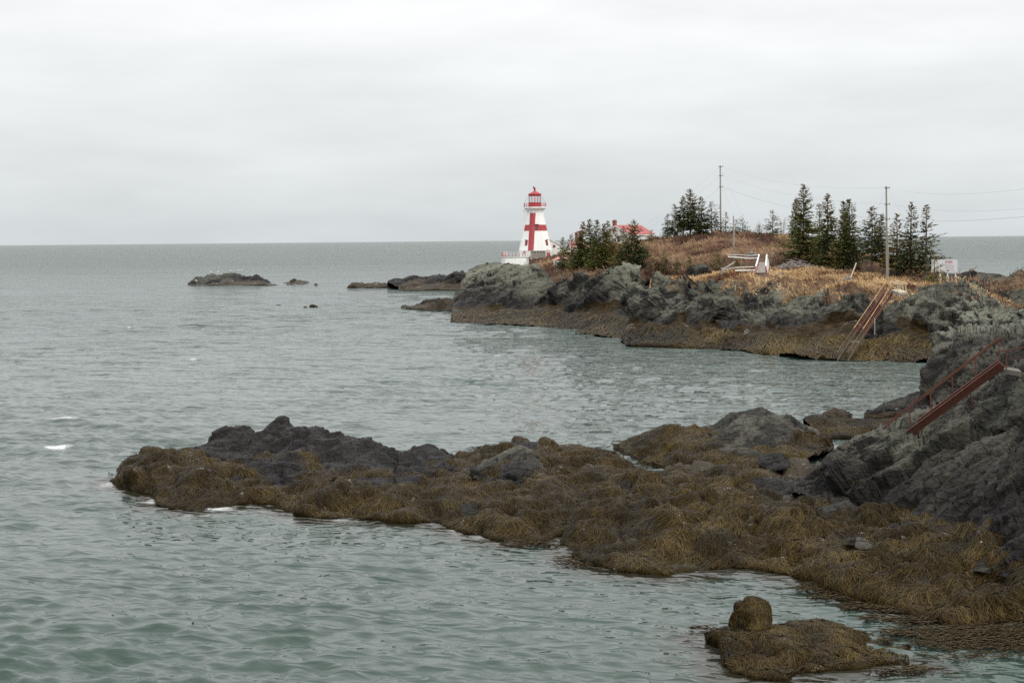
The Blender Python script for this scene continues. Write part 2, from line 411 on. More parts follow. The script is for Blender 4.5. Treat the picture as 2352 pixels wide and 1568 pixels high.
# ------------------------------------------------------------------ lofted rock
class Loft: pass
def val(a, px):
    if isinstance(a, (int, float)): return np.full(len(px), float(a))
    xs, vs = zip(*a); return np.interp(px, xs, vs)
def loft(name, rows, nu, seg, scale, material, blocks=(1.0, .45), lumps=1.0, smooth_u=1, smooth_v=3, seed=1, fine=.35, ridge=None, shade_smooth=False, strat=1.0, dip=(.8, .15, .5), flat=1.0, elong=.45):
    u = np.linspace(0, 1, nu)
    W = []; A = {k: [] for k in ('weed', 'wet', 'veg', 'lich', 'amp', 'straw')}
    px = None
    for r in rows:
        if 'p' in r:
            q = r['p']; xs = np.array([e[0] for e in q], float); ys = np.array([e[1] for e in q], float)
            px = xs[0] + (xs[-1] - xs[0]) * u
            py = np.interp(px, xs, ys)
            if len(q[0]) == 3: Wp = at(px, py, np.interp(px, xs, np.array([e[2] for e in q], float)))
            else: Wp = atz(px, py, r['z'])
        else:
            base = W[-1]; D = base[:, 1]; k = (D + r['dD']) / D
            Wp = base.copy(); Wp[:, 0] *= k; Wp[:, 1] *= k
            Wp[:, 2] = base[:, 2] + r['dz'] if 'dz' in r else r['z']
        W.append(Wp)
        for k_, dflt in (('weed', 0), ('wet', 0), ('veg', 0), ('lich', 0), ('amp', 1), ('straw', 0)):
            A[k_].append(val(r.get(k_, dflt), px))
    G = []; GA = {k: [] for k in A}; vrow = []
    for i in range(len(W) - 1):
        n = seg[i]
        for j in range(n + (1 if i == len(W) - 2 else 0)):
            s = j / n
            G.append(W[i] * (1 - s) + W[i + 1] * s); vrow.append(i + s)
            for k in A: GA[k].append(A[k][i] * (1 - s) + A[k][i + 1] * s)
    G = np.array(G); GA = {k: np.array(v) for k, v in GA.items()}
    for _ in range(smooth_v): G[1:-1] = (G[:-2] + 2 * G[1:-1] + G[2:]) / 4
    for _ in range(smooth_u): G[:, 1:-1] = (G[:, :-2] + 2 * G[:, 1:-1] + G[:, 2:]) / 4
    nv = G.shape[0]
    def normals(G):
        du = np.gradient(G, axis=1); dv = np.gradient(G, axis=0)
        n = np.cross(du, dv); return n / (np.linalg.norm(n, axis=2, keepdims=True) + 1e-9)
    def smoothn(n, k=4):
        for _ in range(k):
            n[1:-1] = (n[:-2] + 2 * n[1:-1] + n[2:]) / 4; n[:, 1:-1] = (n[:, :-2] + 2 * n[:, 1:-1] + n[:, 2:]) / 4
        return n / (np.linalg.norm(n, axis=2, keepdims=True) + 1e-9)
    weed = GA['weed'].ravel(); veg = GA['veg'].ravel(); amp = GA['amp'].ravel()
    nzw = fbm(G.reshape(-1, 3) * .5 / scale, seed + 50, 3) - .5
    weedm = np.clip((weed + nzw * 1.5 - .42) / .12, 0, 1)
    soft = np.maximum(weedm, np.clip((veg - .45) * 3, 0, 1))
    # rotated frame for dipping strata
    ax0 = np.array(dip) / np.linalg.norm(dip); ax1 = np.cross(ax0, np.array([.25, -.35, .9])); ax1 /= np.linalg.norm(ax1); ax2 = np.cross(ax0, ax1)
    R = np.stack([ax0, ax1, ax2], 1)
    n = smoothn(normals(G), 16).reshape(-1, 3)
    P = G.reshape(-1, 3).copy()
    warp = (np.stack([fbm(P / scale * .6, seed + 60), fbm(P / scale * .6, seed + 61), fbm(P / scale * .6, seed + 62)], 1) - .5) * 1.2
    Q = (P / scale + warp) @ R * np.array([.45, .8, 1.25 * strat])
    rockd = blocks[0] * scale * 1.5 * (blocky(Q * .42, seed) - .8)
    rockd += blocks[1] * scale * .5 * (blocky(Q * 1.05 + 5, seed + 10) - .8)
    Pw = P / scale + (np.stack([fbm(P / scale * .9, seed + 63), fbm(P / scale * .9, seed + 64), fbm(P / scale * .9, seed + 65)], 1) - .5) * 1.5
    d1, v1, p1 = worley(Pw * np.array([.62, .75, .6]) + 3, seed + 20); d3, v3, p3 = worley(Pw * 1.7, seed + 30)
    mm = np.clip((fbm(P / scale * .28, seed + 66, 2) - .34) * 3.2, 0, 1)
    lump = lumps * scale * ((np.sqrt(np.clip(1 - (d1 / .8) ** 2, 0, 1)) - .6) * (.22 + .62 * mm * (.25 + v1)) + (fbm(P / scale * .55, seed + 67, 4) - .5) * 1.15 + (np.sqrt(np.clip(1 - (d3 / .85) ** 2, 0, 1)) - .6) * .36 * v3)
    vegd = scale * .5 * (fbm(P / scale * .8, seed + 40) - .5)
    cr1 = crack(Q * .55 + 9, seed + 90); cr2 = crack(Q * 1.3 + 2, seed + 95)
    rockd -= scale * (.55 * blocks[0] * np.clip(1 - cr1 / .09, 0, 1) + .22 * blocks[1] * np.clip(1 - cr2 / .10, 0, 1))
    ue = np.tile(np.clip(np.minimum(u, 1 - u) / .025, 0, 1), nv); amp = amp * (.1 + .9 * ue)
    disp = (rockd * (1 - soft) + lump * weedm + vegd * np.clip(soft - weedm, 0, 1)) * amp
    P = P + n * disp[:, None]
    G = P.reshape(nv, nu, 3)
    # joint-bounded flat faces at three sizes, then fine roughness, all along the one smooth base normal
    keep = (1 - soft) * np.clip(amp * 1.3, 0, 1)
    facet = np.zeros(len(P)); fw_ = 0
    for sz, tl, sd_, kp, gr_ in ((.50, .40, 70, .92, .34), (1.15, .45, 75, .9, .20), (2.7, .38, 85, .8, .07), (5.2, .34, 88, .7, .02)):
        nc = smoothn(normals(P.reshape(nv, nu, 3)), 2).reshape(-1, 3)
        Q = (P / scale + warp * .5) @ R * np.array([elong, 1.0, 1.4 * strat]) * sz
        P, fv = flatten(P, n, nc, Q, seed + sd_, tl, fine * .8 * scale / sz, keep * kp * (flat if sz < 1 else (.3 + .7 * flat if sz < 2 else 1)), gr_ * scale, .07, (ax0, ax1, ax2))
        facet += fv * (.45 if sz < 1 else .35 if sz < 2 else .2 if sz < 4 else 0)
        for _ in range(2 if sz < 1 else 1 if sz < 2 else 0):      # weather the edges a little
            g_ = P.reshape(nv, nu, 3); h_ = g_.copy(); h_[1:-1, 1:-1] = (g_[1:-1, 1:-1] * 5 + g_[:-2, 1:-1] + g_[2:, 1:-1] + g_[1:-1, :-2] + g_[1:-1, 2:]) / 9; P = h_.reshape(-1, 3)
    P = P + n * (.09 * fine * scale * (fbm(P / scale * 4.5, seed + 80, 3) - .5) * (1 - soft) * amp)[:, None]
    G = P.reshape(nv, nu, 3)
    idx = np.arange(nv * nu).reshape(nv, nu)
    faces = np.stack([idx[:-1, :-1], idx[:-1, 1:], idx[1:, 1:], idx[1:, :-1]], -1).reshape(-1, 4)
    L = Loft(); L.G = G; L.A = GA; L.weedm = weedm.reshape(nv, nu); L.N = smoothn(normals(G), 3); L.vrow = np.array(vrow); L.nv, L.nu = nv, nu
    L.me = npmesh(name, P, faces, material, shade_smooth, {**{k: GA[k].ravel() for k in ('wet', 'veg', 'lich')}, 'weed': weedm, 'facet': facet})
    L.name = name; L.scale = scale
    return L
def as_structure(L, label, cat='terrain'):
    L.o = tag(link(L.name, L.me), label, cat, None, 'structure'); return L
def as_thing(L, label, cat, group=None):
    L.o = tag(link(L.name, L.me), label, cat, group); return L
def bil(A, fi, fj):
    i = np.clip(fi.astype(int), 0, A.shape[0] - 2); j = np.clip(fj.astype(int), 0, A.shape[1] - 2)
    a = np.clip(fi - i, 0, 1); b_ = np.clip(fj - j, 0, 1)
    if A.ndim == 3: a = a[:, None]; b_ = b_[:, None]
    return A[i, j] * (1 - a) * (1 - b_) + A[i + 1, j] * a * (1 - b_) + A[i, j + 1] * (1 - a) * b_ + A[i + 1, j + 1] * a * b_
def sample(L, count, wgt, rowmax, rowmin=0.0):
    G = L.G
    e1 = G[:-1, 1:] - G[:-1, :-1]; e2 = G[1:, :-1] - G[:-1, :-1]
    area = np.linalg.norm(np.cross(e1, e2), axis=2)
    wc = area * wgt[:-1, :-1]
    wc[(L.vrow[:-1] > rowmax) | (L.vrow[:-1] < rowmin)] = 0
    c = np.cumsum(wc.ravel()); 
    k = np.searchsorted(c, rng.random(count) * c[-1])
    i, j = np.divmod(k, L.nu - 1)
    return i + rng.random(count), j + rng.random(count), c[-1]
def strands(L, count, rowmax, length, width, lift, parent=None, colset=None, label='', zmin=-.05):
    """weed hanging downhill over the loft"""
    G = L.G; fi, fj, _ = sample(L, count, L.weedm, rowmax, .7)
    Tu = np.gradient(G, axis=1); Tv = np.gradient(G, axis=0)
    steps = 2; ln = length[0] + (length[1] - length[0]) * rng.random(count) ** 1.4
    wd = width * (.6 + .8 * rng.random(count))
    pts = []; nn = []
    base = bil(G, fi, fj)
    sway = (fbm(base * .7 / L.scale, 5, 3) - .5) * 4.5 + rng.normal(0, .75, count)
    dirs = None
    for s in range(steps + 1):
        p = bil(G, fi, fj); n_ = bil(L.N, fi, fj)
        n_ /= np.linalg.norm(n_, axis=1, keepdims=True) + 1e-9
        hprof = lift * (1.0, 1.3, .5)[s] * (.5 + rng.random(count))
        pts.append(p + n_ * hprof[:, None]); nn.append(n_)
        if s == steps: break
        g = np.array([0, 0, -1.0]); t_ = g - n_ * (n_ @ g)[:, None]
        tl = np.linalg.norm(t_, axis=1, keepdims=True)
        t_ = t_ / (tl + .15) + np.array([0, -.25, 0])
        cr = np.cross(n_, t_); t_ = t_ + cr * sway[:, None]
        t_ -= n_ * (t_ * n_).sum(1)[:, None]
        t_ /= np.linalg.norm(t_, axis=1, keepdims=True) + 1e-9
        stp = t_ * (ln / steps)[:, None]
        a = bil(Tu, fi, fj); b_ = bil(Tv, fi, fj)
        aa = (a * a).sum(1); bb = (b_ * b_).sum(1); ab = (a * b_).sum(1)
        sa = (stp * a).sum(1); sb = (stp * b_).sum(1); det = aa * bb - ab * ab + 1e-9
        fj = np.clip(fj + np.clip((sa * bb - sb * ab) / det, -12, 12), 0, L.nu - 1.01); fi = np.clip(fi + np.clip((sb * aa - sa * ab) / det, -12, 12), 0, L.nv - 1.01)
    pts = np.array(pts); nn = np.array(nn)
    pts[..., 2] = np.maximum(pts[..., 2], zmin + .04 * rng.random(count))
    Vv = []; 
    for s in range(steps + 1):
        tg = pts[min(s + 1, steps)] - pts[max(s - 1, 0)]
        sd_ = np.cross(tg, nn[s]); sd_ /= np.linalg.norm(sd_, axis=1, keepdims=True) + 1e-9
        hw = (wd * (.7, 1, .2)[s] / 2)[:, None]
        Vv.append(pts[s] - sd_ * hw); Vv.append(pts[s] + sd_ * hw)
    Vv = np.stack(Vv, 1)          # count, 6, 3
    k = np.arange(count)[:, None] * 6
    F_ = np.concatenate([np.stack([k[:, 0] + 2 * s, k[:, 0] + 2 * s + 1, k[:, 0] + 2 * s + 3, k[:, 0] + 2 * s + 2], 1) for s in range(steps)])
    dark, mid, lite = colset or ((.011, .0072, .002), (.044, .0285, .0065), (.108, .074, .022))
    q = rng.random(count)[:, None]; pat = fbm(base * .55 / L.scale, 9, 2)[:, None]
    q = np.clip(q * .72 + (pat - .5) * 1.3 + .07, 0, 1)
    c = np.where(q < .5, np.array(dark) + (np.array(mid) - np.array(dark)) * q * 2, np.array(mid) + (np.array(lite) - np.array(mid)) * (q * 2 - 1))
    c = np.repeat(c, 6, 0) * np.tile(np.array([.92, .92, 1, 1, 1.1, 1.1]), count)[:, None]
    Vv = Vv.reshape(-1, 3)
    me = npmesh('rockweed', Vv, F_, WEED, True, {'tint': c})
    o = link('rockweed', me, parent)
    return tag(o, label, None if parent is not None else 'seaweed', None, 'stuff')
def blades(name, L, count, wgt, rowmin, rowmax, hgt, width, cols, lean, label, matl=GRASS, clump=1.2, cat='grass'):
    fi, fj, _ = sample(L, count, wgt, rowmax, rowmin)
    p = bil(L.G, fi, fj)
    # clumping: pull towards tuft centres
    cl = np.round(p[:, :2] / clump + (fbm(p * .7, 3) - .5)[:, None]); off = np.stack([hsh(cl[:, 0], cl[:, 1], cl[:, 0] * 0, 4), hsh(cl[:, 0], cl[:, 1], cl[:, 0] * 0, 5)], 1) - .5
    tuft = hsh(cl[:, 0], cl[:, 1], cl[:, 0] * 0, 6)
    h_ = (hgt[0] + (hgt[1] - hgt[0]) * rng.random(count)) * (.5 + .9 * tuft)
    a = rng.random(count) * 2 * math.pi; l = rng.random(count) ** .7 * lean
    dx = np.stack([np.cos(a) * l + off[:, 0] * .7, np.sin(a) * l - .15 + off[:, 1] * .4, 1 - l * .5], 1)
    dx /= np.linalg.norm(dx, axis=1, keepdims=True)
    sd_ = np.stack([np.ones(count), (rng.random(count) - .5) * 1.2, np.zeros(count)], 1); sd_ /= np.linalg.norm(sd_, axis=1, keepdims=True)
    hw = width / 2 * (.6 + .8 * rng.random(count))[:, None]
    b0 = p - np.array([0, 0, .08]); mid = p + dx * h_[:, None] * .6; tip = p + dx * h_[:, None] + np.stack([dx[:, 0], dx[:, 1], -np.abs(dx[:, 0]) * .6], 1) * h_[:, None] * .25
    mid = p + dx * h_[:, None] * .62
    Vv = np.stack([b0 - sd_ * hw * .8, b0 + sd_ * hw * .8, mid + sd_ * hw * .8, tip], 1).reshape(-1, 3)
    k = np.arange(count) * 4
    F_ = np.stack([k, k + 1, k + 2, k + 3], 1)
    cols = np.array(cols); pat = np.clip(fbm(p * .22, 8, 3) * 3.2 - 1.1 + (rng.random(count) - .5) * .7 + (tuft - .5) * .5, 0, .999) * (len(cols) - 1)
    ci = pat.astype(int); cf = (pat - ci)[:, None]
    c = cols[ci] * (1 - cf) + cols[np.minimum(ci + 1, len(cols) - 1)] * cf
    me = npmesh(name, Vv, F_, matl, False, {'tint': np.repeat(c, 4, 0)})
    return tag(link(name, me), label, cat, None, 'stuff')
# ================================================================== LARGE STRUCTURE
# ------------------------------------------------------------------ shorelines (survey pixels)
LEDGE_FRONT = [(252, 1106), (300, 1121), (352, 1142), (362, 1162), (407, 1173), (458, 1177), (515, 1168), (572, 1156), (630, 1160), (664, 1177), (725, 1192), (833, 1192), (896, 1199), (995, 1201), (1050, 1221), (1124, 1239), (1168, 1250), (1241, 1247), (1314, 1224), (1400, 1235), (1480, 1245)]
PLAIN_FRONT = [(1290, 1250), (1299, 1257), (1344, 1297), (1417, 1314), (1534, 1323), (1584, 1316), (1683, 1305), (1749, 1309), (1858, 1332), (1895, 1340), (1931, 1367), (2022, 1390), (2114, 1419), (2223, 1445), (2297, 1430), (2352, 1432), (2480, 1446)]
ISLET_FRONT = [(1624, 1467), (1632, 1481), (1668, 1494), (1667, 1524), (1683, 1547), (1730, 1561), (1803, 1566), (1844, 1545), (1906, 1540), (1982, 1537), (2015, 1526), (2086, 1528)]

# ------------------------------------------------------------------ sea
def make_sea():
    ang = np.radians(np.concatenate([np.linspace(-60, -22.5, 24)[:-1], np.linspace(-22.5, 22.5, 500), np.linspace(22.5, 60, 24)[1:]]))
    D = [27.0]
    while D[-1] < 60000: D.append(D[-1] * (1 + min(.06, .0045 * max(1.0, (D[-1] / 210) ** 1.25))))
    D = np.array(D); nr_, nc = len(D), len(ang)
    X = D[:, None] * np.tan(ang)[None, :]; Y = np.repeat(D[:, None], nc, 1)
    sp = np.maximum(np.gradient(D) * .8, D * math.radians(45 / 500))[:, None]
    # shelter behind the ledge and in the cove
    def sm(a, lo, hi): q = np.clip((a - lo) / (hi - lo), 0, 1); return q * q * (3 - 2 * q)
    cove = sm(X + .15 * (Y - 100), -12, 12) * sm(Y, 66, 90) * (1 - sm(Y, 175, 240))
    pool = sm(X + .35 * (Y - 60), -16, 2) * (1 - sm(Y, 66, 84))
    amp = 1 - .45 * cove - .62 * pool
    short = 1 - .30 * cove - .25 * pool
    Z = np.zeros_like(X); DX = np.zeros_like(X); DY = np.zeros_like(X); J = np.zeros_like(X)
    r_ = np.random.default_rng(3)
    nwv = 72; lam = .62 * (22 / .62) ** (np.arange(nwv) / (nwv - 1.0)); lam *= r_.uniform(.93, 1.07, nwv)
    for k in range(nwv):
        l = lam[k]; kk = 2 * math.pi / l
        th = math.radians(252) + r_.normal(0, .34 if l > 2.5 else .5)
        s = (.030 if l > 3.6 else .040 if l > 1.8 else .120) * min(1, (l / 1.0) ** .4) * (1 if l < 6 else (6 / l) ** 1.25)
        a = s / kk
        res = np.clip((l / sp - 1.7) / 1.6, 0, 1)
        AA = a * res * (amp if l > 1.6 else short)
        ph = kk * (X * math.cos(th) + Y * math.sin(th)) + r_.uniform(0, 6.28)
        c, sn = np.cos(ph), np.sin(ph)
        Z += AA * c; DX -= .9 * AA * sn * math.cos(th); DY -= .9 * AA * sn * math.sin(th); J += AA * kk * c
    # gusty groups
    G3 = np.stack([X.ravel() / 26, Y.ravel() / 34, X.ravel() * 0], 1)
    gust = fbm(G3, 77, 3).reshape(X.shape)
    gmod = np.clip(.55 + 1.5 * (gust - .33), .45, 1.6)
    Z *= gmod; DX *= gmod; DY *= gmod; J *= gmod
    br = fbm(np.stack([X.ravel() * .9, Y.ravel() * .9, X.ravel() * 0], 1), 78, 3).reshape(X.shape)
    foam = np.clip((J - .80 + (br - .5) * .35) / .10, 0, 1) * (amp > .8) * (Y > 55)
    # wash along the outer tip of the ledge and shallow weed next to the rock
    sh = np.concatenate([atz(np.linspace(a[0], b[0], 9), np.linspace(a[1], b[1], 9), 0.0)[:, :2] for f in (LEDGE_FRONT, PLAIN_FRONT, ISLET_FRONT) for a, b in zip(f, f[1:])])
    dist = np.full(X.shape, 30.0)
    near = (Y < 100) & (np.abs(X) < 40)
    xx, yy = X[near], Y[near]; dn = np.full(len(xx), 900.0)
    for q in sh[::2]: dn = np.minimum(dn, (xx - q[0]) ** 2 + (yy - q[1]) ** 2)
    dist[near] = np.sqrt(dn)
    shal = np.exp(-dist / 1.1)
    Z *= 1 - .55 * np.exp(-dist / 1.2)
    wash = np.exp(-dist / .7) * np.clip((-7 - X) / 8, 0, 1) * np.clip((br - .52) / .12, 0, 1)
    lap = np.exp(-dist / .30) * np.clip((br - .56) / .10, 0, 1) * .5 * np.clip((6 - X) / 12, 0.08, 1)
    foam = np.maximum(np.maximum(foam, wash * .85), lap)
    # breaking crests at their surveyed places
    for (px, py, Ln, Wd) in ((115, 1031, 2.2, .55), (1150, 820, 1.6, .35), (350, 746, 1.1, .4), (88, 857, 1.2, .25), (318, 912, 1.3, .3), (690, 1168, 1.1, .5), (650, 1150, 1.6, .35), (440, 828, 1.4, .3), (505, 1118, 1.0, .3), (150, 968, 2.0, .35), (300, 752, 1.2, .4)):
        q = atz(px, py, 0.0); e = np.hypot((X - q[0]) / Ln, (Y - q[1]) / (Wd * (1 + q[1] / 120)))
        bump_ = np.exp(-e ** 2 * 1.2) * (amp > .5)
        Z += .22 * np.exp(-(((X - q[0]) / (Ln * 1.6)) ** 2 + ((Y - q[1]) / 1.0) ** 2)) * (1 if py < 1100 else .3)
        foam = np.maximum(foam, np.clip((bump_ * (.15 + 1.5 * br) - .62) * 4, 0, 1))
    P = np.stack([X + DX * gmod * .7, Y + DY * .7, Z], -1).reshape(-1, 3)
    idx = np.arange(nr_ * nc).reshape(nr_, nc)
    Fq = np.stack([idx[:-1, :-1], idx[:-1, 1:], idx[1:, 1:], idx[1:, :-1]], -1).reshape(-1, 4)
    m, t, b = mat('sea_water')
    T = pos(t)
    big = noise(t, N(t, 'ShaderNodeMapping', {'Vector': T, 'Scale': (.25, 1, 1), 'Rotation': (0, 0, .2)}).outputs[0], .02, 4)
    col = mixc(t, rng_(t, big, .4, .6), (.031, .055, .045), (.044, .073, .059))
    shl = attr(t, 'shal').outputs['Fac']
    col = mixc(t, mth(t, 'MULTIPLY', rng_(t, mth(t, 'ADD', shl, mth(t, 'MULTIPLY', mth(t, 'SUBTRACT', noise(t, T, .9, 3), .5), .6)), .12, .5), .9), col, (.020, .0165, .009))
    fo = attr(t, 'foam').outputs['Fac']
    flk = noise(t, N(t, 'ShaderNodeMapping', {'Vector': T, 'Scale': (.35, 1, 1), 'Rotation': (0, 0, .15)}).outputs[0], .11, 5, .62)
    dst = N(t, 'ShaderNodeSeparateXYZ', {0: T}).outputs[1]
    far = mth(t, 'MULTIPLY', rng_(t, flk, .73, .77), rng_(t, dst, 260, 500))
    fo2 = mth(t, 'MULTIPLY', fo, rng_(t, noise(t, T, 3.5, 5, .7), .30, .55))
    ff = mth(t, 'MAXIMUM', fo2, far, clamp=True)
    col = mixc(t, ff, col, (.82, .84, .83))
    t.links.new(col, b.inputs['Base Color']); b.inputs['IOR'].default_value = 1.333
    t.links.new(rng_(t, dst, 150, 700, .5, .36), b.inputs['Specular IOR Level'])
    t.links.new(mth(t, 'ADD', rng_(t, dst, 120, 900, .04, .26), mth(t, 'MULTIPLY', ff, .6)), b.inputs['Roughness'])
    ro = N(t, 'ShaderNodeMapping', {'Vector': T, 'Rotation': (0, 0, .30)}).outputs[0]
    st = lambda a: N(t, 'ShaderNodeMapping', {'Vector': ro, 'Scale': (a, 1, 1)}).outputs[0]
    ridge = lambda v: mth(t, 'SUBTRACT', 1.0, mth(t, 'ABSOLUTE', mth(t, 'MULTIPLY_ADD', v, 2.0, -1.0)))
    h1 = ridge(noise(t, st(.42), .95, 2, .5, .35)); h0 = noise(t, st(.5), 2.6, 2, .5, .3)
    h2 = noise(t, st(.4), .40, 4, .6); h3 = noise(t, st(.4), .10, 5, .65)
    hh = mth(t, 'ADD', mth(t, 'MULTIPLY', h1, .17), mth(t, 'MULTIPLY', h0, .05))
    hh = mth(t, 'ADD', hh, mth(t, 'MULTIPLY', mth(t, 'MULTIPLY', h2, rng_(t, dst, 60, 240)), 1.9))
    hh = mth(t, 'ADD', hh, mth(t, 'MULTIPLY', mth(t, 'MULTIPLY', h3, rng_(t, dst, 220, 700)), 5.0))
    wnd = rng_(t, big, .35, .65, .65, 1.15)
    bp = N(t, 'ShaderNodeBump', {'Distance': 1.0, 'Height': hh, 'Strength': wnd}); t.links.new(bp.outputs[0], b.inputs['Normal'])
    me = npmesh('sea', P, Fq, m, True, {'foam': foam.ravel(), 'shal': shal.ravel()})
    return tag(link('sea', me), 'grey green choppy sea with scattered whitecaps', 'water', None, 'structure')
make_sea()
sb = bpy.data.meshes.new('seabed'); sb.from_pydata([(-70000, -60, -7), (70000, -60, -7), (70000, 70000, -7), (-70000, 70000, -7)], [], [(0, 1, 2, 3)])
sb.materials.append(paint('dark_seabed', (.03, .03, .02))); tag(link('seabed', sb), 'dark sea bed under the water', 'ground', None, 'structure')

# ------------------------------------------------------------------ headland (back mass with the hill, front cliff with the bench)
H1 = as_structure(loft('headland', [
    dict(p=[(1036, 743, 243), (1125, 747, 237), (1270, 754, 226), (1330, 764, 212), (1430, 780, 198), (1500, 780, 197), (1700, 775, 203), (2000, 775, 200), (2150, 795, 182), (2420, 805, 173)], z=-1.2, weed=1),
    dict(p=[(1036, 741), (1060, 744), (1125, 745), (1270, 752), (1330, 762), (1430, 778), (1500, 780), (1700, 770), (2000, 770), (2150, 790), (2420, 800)], z=0, weed=1, amp=.8),
    dict(p=[(1036, 724, 250), (1060, 716, 254), (1125, 720, 256), (1270, 724, 240), (1380, 735, 222), (1430, 742, 214), (1500, 745, 212), (1700, 740, 215), (2000, 745, 203), (2150, 760, 186), (2420, 775, 174)], weed=.95, wet=1, amp=.8),
    dict(p=[(1041, 700, 268), (1125, 697, 262), (1250, 700, 250), (1380, 705, 230), (1440, 712, 222), (1500, 715, 220), (1700, 705, 220), (2000, 705, 203), (2150, 725, 186.5), (2420, 735, 173)], weed=[(1036, .4), (1090, .05), (1150, .4), (1210, .05), (1270, .4), (1330, .1), (1390, .42), (1500, .1), (2420, 0)], wet=.75),
    dict(p=[(1043, 672, 276), (1062, 657, 276), (1120, 655, 270), (1250, 655, 256), (1380, 650, 238), (1420, 645, 230), (1470, 645, 225), (1488, 650, 226), (1506, 680, 240), (1535, 660, 236), (1600, 650, 225), (1700, 665, 222), (2000, 680, 203), (2150, 690, 187), (2420, 700, 174)], lich=.35, wet=.1, veg=[(1036, 0), (1240, .2), (1300, .28), (1400, .2), (2420, .2)]),
    dict(p=[(1057, 660, 281), (1071, 640, 283), (1110, 625, 280), (1140, 616, 276), (1170, 615, 274), (1230, 613, 272), (1280, 622, 262), (1330, 628, 252), (1360, 630, 248), (1385, 620, 246), (1410, 612, 242), (1440, 604, 236), (1475, 605, 233), (1488, 618, 233), (1504, 650, 242), (1535, 645, 238), (1600, 635, 228), (1640, 625, 226), (1700, 640, 223), (2000, 645, 205), (2150, 655, 189), (2420, 668, 177)],
         lich=[(1057, .85), (1230, .9), (1280, .5), (1380, .5), (1410, 1.2), (1475, 1.2), (1500, .2), (2420, .3)], veg=[(1057, 0), (1235, .1), (1265, .62), (1370, .62), (1405, .1), (1470, .1), (1492, .6), (2420, .7)]),
    dict(p=[(1072, 624, 292), (1103, 613, 292), (1125, 613, 292), (1150, 615, 296), (1190, 616, 292), (1215, 613, 292), (1240, 603, 290), (1280, 612, 272), (1330, 612, 262), (1400, 604, 254), (1450, 598, 248), (1490, 596, 242), (1550, 600, 238), (1620, 596, 232), (1700, 596, 226), (1760, 600, 225), (1850, 598, 222), (1950, 612, 210), (2050, 625, 200), (2170, 640, 195), (2290, 640, 190), (2420, 655, 185)],
         lich=[(1072, 1), (1240, .9), (1300, .2), (2420, .3)], veg=[(1072, 0), (1215, .15), (1250, .5), (1280, 1), (2140, 1), (2180, .1), (2420, .05)], amp=[(1072, .5), (1140, .3), (1220, .3), (1260, .7), (2100, .5), (2160, .25), (2420, .25)]),
    dict(p=[(1075, 622, 300), (1125, 607, 302), (1150, 601, 310), (1215, 592, 316), (1270, 592, 312), (1330, 590, 285), (1400, 585, 275), (1490, 572, 262), (1550, 572, 256), (1650, 566, 248), (1750, 570, 242), (1850, 572, 238), (1950, 595, 222), (2050, 615, 210), (2170, 634, 200), (2290, 636, 195), (2420, 652, 190)],
         lich=[(1075, .8), (1215, .4), (2150, 0), (2200, .8), (2420, .6)], veg=[(1075, .1), (1150, .3), (1215, 1), (2150, 1), (2180, .05), (2420, .05)], amp=[(1075, .6), (2100, .5), (2160, .22), (2420, .22)]),
    dict(p=[(1078, 624, 305), (1125, 609, 306), (1150, 601, 318), (1215, 592, 324), (1270, 586, 322), (1330, 572, 308), (1400, 556, 300), (1470, 551, 290), (1495, 549, 285), (1520, 546, 278), (1555, 542, 272), (1600, 538, 266), (1650, 532.5, 262), (1690, 534, 262), (1720, 536, 262), (1790, 541, 262), (1830, 541, 262), (1900, 560, 250), (1960, 580, 240), (2050, 605, 225), (2150, 624, 212), (2200, 630, 205), (2250, 630, 205), (2285, 633, 203), (2305, 641, 203), (2352, 646, 203), (2420, 650, 200)],
         lich=[(1078, .6), (2150, 0), (2200, .8), (2420, .6)], veg=[(1078, .1), (1215, 1), (2150, 1), (2180, .05), (2420, .05)], amp=[(1078, .6), (2100, .5), (2160, .22), (2420, .22)]),
    dict(dD=25, dz=-4, veg=.8), dict(dD=45, z=-2)],
    700, [3, 14, 22, 32, 28, 22, 18, 22, 4, 3], 2.6, ROCK_FAR, blocks=(1.6, .9), lumps=.55, seed=3, fine=.5, smooth_v=2, elong=.3), 'dark sea cliffs and heath covered hill of the lighthouse headland', 'headland')
